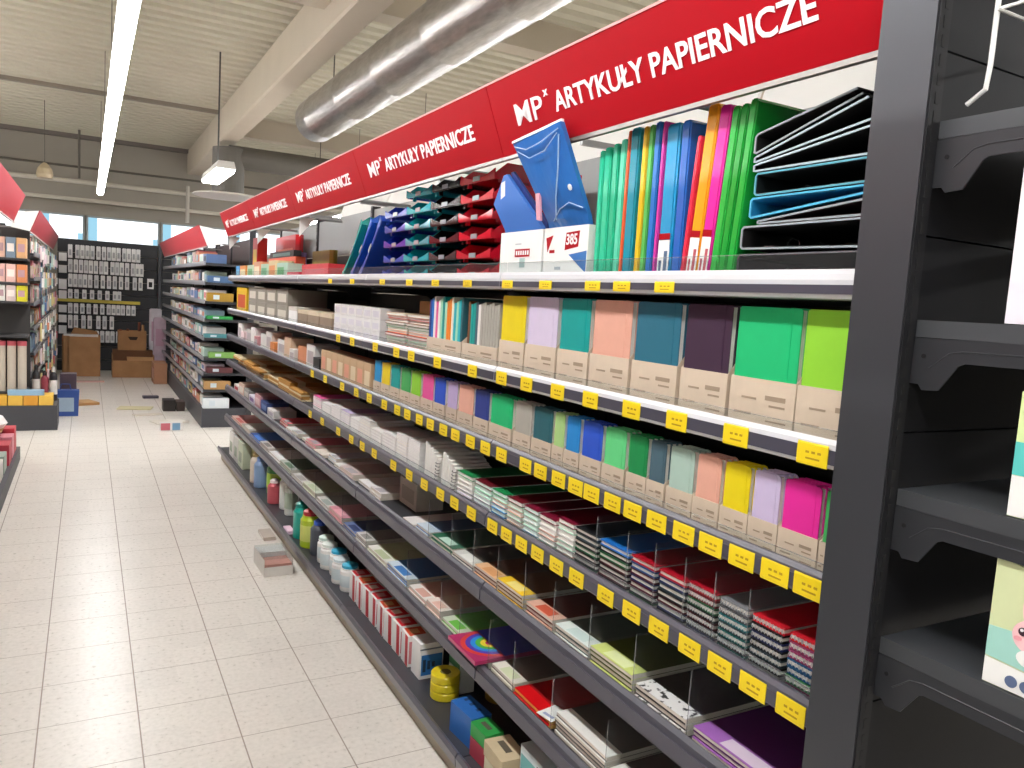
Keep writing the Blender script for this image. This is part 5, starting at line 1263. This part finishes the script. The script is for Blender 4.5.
def far_sign(label, xb, side, ya, yb, mat=RED, white=False):
    t = thing('header_sign', label, 'sign', (xb, ya, 1.89), group='red header signs over the other gondolas')
    s = side; L_ = yb - ya
    p = [(0, 0), (-s * 0.078, 0.205), (-s * 0.073, 0.207), (s * 0.006, 0.002)]
    MB().prism(p, 'y', 0.0, L_).build('panel', mat, t)
    MB().prism([(s * 0.004, -0.012), (-s * 0.006, -0.012), (-s * 0.004, -0.001), (s * 0.005, -0.001)], 'y', 0.0, L_).build('lower_trim', pm('b9b0ab', 0.4, 0.3), t)
    MB().prism([(s * 0.0065, 0.003), (-s * 0.07, 0.2), (s * 0.12, 0.17), (s * 0.16, 0.03)], 'y', 0.004, 0.008).build('end_gusset', WHITE, t)
    m = MB()
    for k in range(int(L_ / 1.25)):
        m.cyl((s * 0.005, 0.2 + k * 1.25, 0.05), (s * 0.36, 0.2 + k * 1.25, 0.03), 0.008, n=8)
    m.build('support_arm', pm('9a9a9c', 0.4, 0.5), t)
    return t
FR = [1.72, 1.52, 1.325, 1.14, 0.945, 0.735, 0.575, 0.40]
FRN = ['top', 'second', 'third', 'fourth', 'fifth', 'sixth', 'seventh', 'lowest raised']
far_gondola('right of the aisle end, beyond the stationery gondola', 1.055, 1, 8.6, 13.6, FR[:1] + FR[1:], 0.20, None)
fill('far right gondola', 1.055, 1, FR + [0.2], FRN + ['base'], 8.74, 12.6, [0.16, 0.14, 0.13, 0.12, 0.13, 0.12, 0.10, 0.12, 0.13], 5, step=(0.16, 0.34))
far_sign('red header sign along the far right gondola', 1.07, 1, 8.6, 13.6, pm('c23642', 0.4))
# near end of the far right gondola: packs seen from the end
ends = [(1.15, 'blue box', '4a6a94', 1.521, 0.07), (1.15, 'green tray', '2f9a4c', 1.141, 0.035), (1.18, 'lime and green pack', '7fb05a', 0.736, 0.06), (1.14, 'wooden looking pack', 'b08a58', 0.401, 0.09), (1.13, 'white pack with a blue picture', 'd6dee2', 0.201, 0.11), (1.13, 'teal pack', '4f8f96', 0.9465, 0.04), (1.16, 'maroon pack', '5a2f34', 0.576, 0.06), (1.15, 'gold pack', 'a8842c', 1.326, 0.09)]
for (x, nm, h, z, hh) in ends:
    t = thing('end_pack', f'{nm} seen at the near end of the far right gondola', 'pack', (x, 8.635, z + 0.0002), group='packs at the near end of the far right gondola')
    MB().cbox(-0.06, 0.2, -0.02, 0.08, 0.0006, hh, 0.004, axis='y').build('carton', pm(h, 0.45), t)
    MB().box(0.0, 0.06, -0.0208, -0.02, hh * 0.25, hh * 0.75).build('label', pm('c9d6de', 0.5), t)
# the left gondola beside the camera: only its far end shows
LX = -0.47
t = far_gondola('left of the aisle, its base deck ending beside the pink packs', LX, -1, 0.6, 7.3, [], 0.105, None)
far_sign('red and white header sign over the near left gondola', -0.50, -1, 0.8, 7.2, pm('c42838', 0.35))
MB().prism([(0, 0), (0, 0)], 'y', 0, 0) if False else None
for k, (y, x, w, d, h, c, nm) in enumerate(((5.55, -0.62, 0.22, 0.10, 0.10, 'd9c23a', 'yellow'), (5.85, -0.60, 0.2, 0.09, 0.09, 'b9bdb8', 'grey'), (6.12, -0.60, 0.22, 0.10, 0.12, 'd6d2cc', 'white'), (6.4, -0.60, 0.2, 0.1, 0.12, '9fb0a4', 'pale green'), (6.66, -0.59, 0.2, 0.1, 0.15, 'c23a4c', 'red'), (6.92, -0.59, 0.18, 0.1, 0.16, 'd98a96', 'pink'), (7.12, -0.59, 0.16, 0.1, 0.19, 'c8404e', 'red and white'))):
    pack('goods_pack', f'{nm} pack on the base deck of the near left gondola', 'pack', x, y - w / 2, y + w / 2, 0.105, d, h, pm(c, 0.45), 'packs on the near left base deck', lab=pm('e6e0da', 0.5))
t = thing('plastic_bag', 'white plastic bag lying high on the far end of the near left gondola', 'bag', (-0.66, 7.0, 0.300))
m = MB()
m.lathe([(0.02, 0), (0.10, 0.012), (0.13, 0.05), (0.10, 0.10), (0.05, 0.12), (0.02, 0.135)], n=14)
m.build('bag_body', pm('e9e8e6', 0.4, 0, 0.05, 10, 0.2), t)
tag(MB().box(-0.80, -0.56, 6.86, 7.2, 0.2985, 0.2992).box(-0.80, -0.70, 6.86, 7.2, 0.106, 0.2984).build('goods_carton', pm('b98f6a', 0.7), None), 'brown carton under the white plastic bag', 'box')
# far left gondola and the display at its near end
L2X = -0.46
FL = [1.70, 1.45, 1.20, 0.95, 0.70, 0.45]
far_gondola('left of the aisle end, beyond the near left gondola', L2X, -1, 9.2, 14.2, FL, 0.15, None)
fill('far left gondola', L2X, -1, FL, ['top', 'second', 'third', 'fourth', 'fifth', 'lowest raised'], 9.2, 13.8, [0.2, 0.2, 0.2, 0.2, 0.2, 0.2], 11, step=(0.12, 0.30))
far_sign('dark red header sign along the far left gondola', -0.47, -1, 8.7, 14.2, pm('a8323e', 0.4))
t = thing('end_display', 'end display shelves facing the camera at the near end of the far left gondola', 'shelving unit', (-1.45, 9.0, 0))
MB().box(0, 0.95, 0.14, 0.16, 0.25, 1.95).build('back_panel', PANEL, t)
for z in (1.635, 1.405, 1.225, 0.90, 0.36):
    MB().box(0, 0.95, -0.24, 0.139, z - 0.02, z).build('shelf_plate', pm('3c3a3c', 0.5), t)
MB().box(0.18, 1.20, -0.36, 0.16, 0, 0.24).build('base', pm('3f4046', 0.5), t)
E1 = [(1.635, 0.19, ['e8d6d6', 'c05a66', 'd6d2cf', 'b03a52', 'e0b3a0', '7f8fa0', 'd9a878'], 'top'), (1.405, 0.17, ['e2b6ae', 'e6beb6', 'dcaea6', 'e9c4ba', 'e0b2aa', 'e6bab0', 'd98a5a'], 'second'),
      (1.225, 0.15, ['d9d4cc', '4f8f7a', 'c9d6d0', 'a8b8c4', 'e3e0da', 'd6c0bc', 'd9cf2a'], 'third')]
for z, h, cs, nm in E1:
    for k, c in enumerate(cs):
        t = thing('cosmetic_box', f'boxed pack, {nth(len(cs) - k)} from the right on the {nm} shelf of the left end display', 'pack', (-1.10 + k * 0.085, 8.78, z + 0.001), group='boxes on the left end display')
        MB().box(0, 0.078, 0, 0.2, 0, h).build('carton', pm(c, 0.45), t)
        MB().box(0.012, 0.066, -0.001, 0, h * 0.3, h * 0.7).build('label', pm('efe3dc' if k % 2 else 'b9929a', 0.5), t)
for k in range(7):
    tag(MB().cyl((-1.06 + k * 0.085, 8.83, 0.362), (-1.06 + k * 0.085, 8.83, 0.80), 0.038, n=14).cyl((-1.06 + k * 0.085, 8.83, 0.80), (-1.06 + k * 0.085, 8.83, 0.845), 0.039, n=14, m=1).build('paper_roll', [pm('b9aea0', 0.6), pm('b8505a', 0.5)], None), f'beige paper roll with a red top, {nth(7 - k)} from the right on the left end display', 'roll', 'paper rolls on the left end display')
for k, (x, h, c, cc) in enumerate(((-0.445, 0.36, '26262b', '1d1d22'), (-0.370, 0.30, '8a3a48', '2a2024'), (-0.295, 0.34, '2c2a30', 'c9c6c4'))):
    bottle(f'{("black", "dark red", "black and white")[k]} bottle standing behind the yellow boxes of the end display', x, 9.02, 0.035, h, pm(c, 0.3), pm(cc, 0.3), z=0.36 if False else 0.241, capr=0.5, group='bottles on the left end display', lab=pm('d9d6d4', 0.5) if k != 1 else None)
for k in range(4):
    pack('yellow_box', f'yellow box, {nth(4 - k)} from the right on the left end display base', 'box', -0.78 + k * 0.125, 8.66, 8.90, 0.24, 0.118, 0.095, pm(('d9a63a', 'e0b44a', 'd99a34', 'e3b84e')[k], 0.5), 'yellow boxes on the left end display', lab=pm('c9822a', 0.5))
pack('blue_bag', 'pale blue wrapped pack lying on the yellow boxes', 'pack', -0.66, 8.662, 8.755, 0.3365, 0.3, 0.05, pm('8fb4cf', 0.35, coat=0.4), lab=None, c=0.02)
t = thing('shopping_bag', 'dark blue bag with a pale picture standing on the floor by the end display', 'bag', (-0.20, 9.55, 0.001))
MB().prism([(-0.13, 0), (0.12, 0), (0.13, 0.28), (-0.12, 0.28)], 'y', -0.06, 0.06).build('bag_body', pm('2f4f96', 0.4), t)
MB().box(-0.07, 0.08, -0.0615, -0.0605, 0.05, 0.20).build('picture', pm('9fb4c9', 0.5), t)
MB().tube([(-0.05, 0, 0.28), (-0.04, 0, 0.34), (0.04, 0, 0.34), (0.05, 0, 0.28)], 0.006, 6).build('handle', pm('24407e', 0.5), t)
pack('hanging_strip', 'pink and black pack standing beside the dark blue bag', 'pack', -0.26, 9.8, 10.0, 0.0005, 0.16, 0.42, pm('4a3a44', 0.5), lab=pm('c98a9a', 0.5))
# hanging strips of small goods on the aisle side of the far left gondola
rnd = random.Random(21)
for k in range(8):
    for j in range(6):
        z = 1.78 - j * 0.26; y = 9.3 + k * 0.58
        h = rnd.uniform(0.15, 0.22); c = rnd.randrange(len(PAL)); c2 = rnd.randrange(len(PAL))
        t = thing('blister_pack', f'{PALN[c]} blister pack, {nth(j + 1)} down in the {nth(k + 1)} hanging column, far left gondola', 'blister pack', (-0.405, y, z), group='blister packs on the far left gondola')
        MB().box(-0.012, 0, -0.07, 0.07, -h, 0).build('card', pm(PAL[c], 0.45), t)
        MB().box(0, 0.02, -0.045, 0.045, -h * 0.85, -h * 0.35).build('blister', pm(PAL[c2], 0.35), t)
        MB().box(-0.045, -0.012, -0.003, 0.003, -0.02, -0.015).build('hook', HK, t)
# pink and white goods in front of the black wall at the end of the right gondola
for k, (x, y, w, h, c, nm) in enumerate(((1.03, 13.70, 0.2, 0.92, 'cdb6c4', 'pale pink'), (0.98, 13.92, 0.2, 1.05, 'd6d0d6', 'whitish'), (0.76, 13.9, 0.16, 0.5, '7f6a9a', 'violet'))):
    t = thing('stuffed_pack', f'{nm} bundle of goods standing at the far end of the right gondola', 'pack', (x, y, 0.0008), group='bundles beside the black wall')
    MB().cbox(-0.09, 0.09, 0, 0.1, 0, h, 0.02, axis='y').build('wrap', pm(c, 0.5, 0, 0.3, 9), t)
    MB().box(-0.06, 0.06, -0.001, 0, h * 0.5, h * 0.8).build('print', pm('c9a0b4', 0.5), t)
pack('wooden_crate', 'low brown crate of goods at the far foot of the right gondola', 'box', 0.86, 12.4, 12.9, 0.0008, 0.18, 0.30, pm('a8795c', 0.7, 0, 0.1), lab=pm('c99a8a', 0.6))
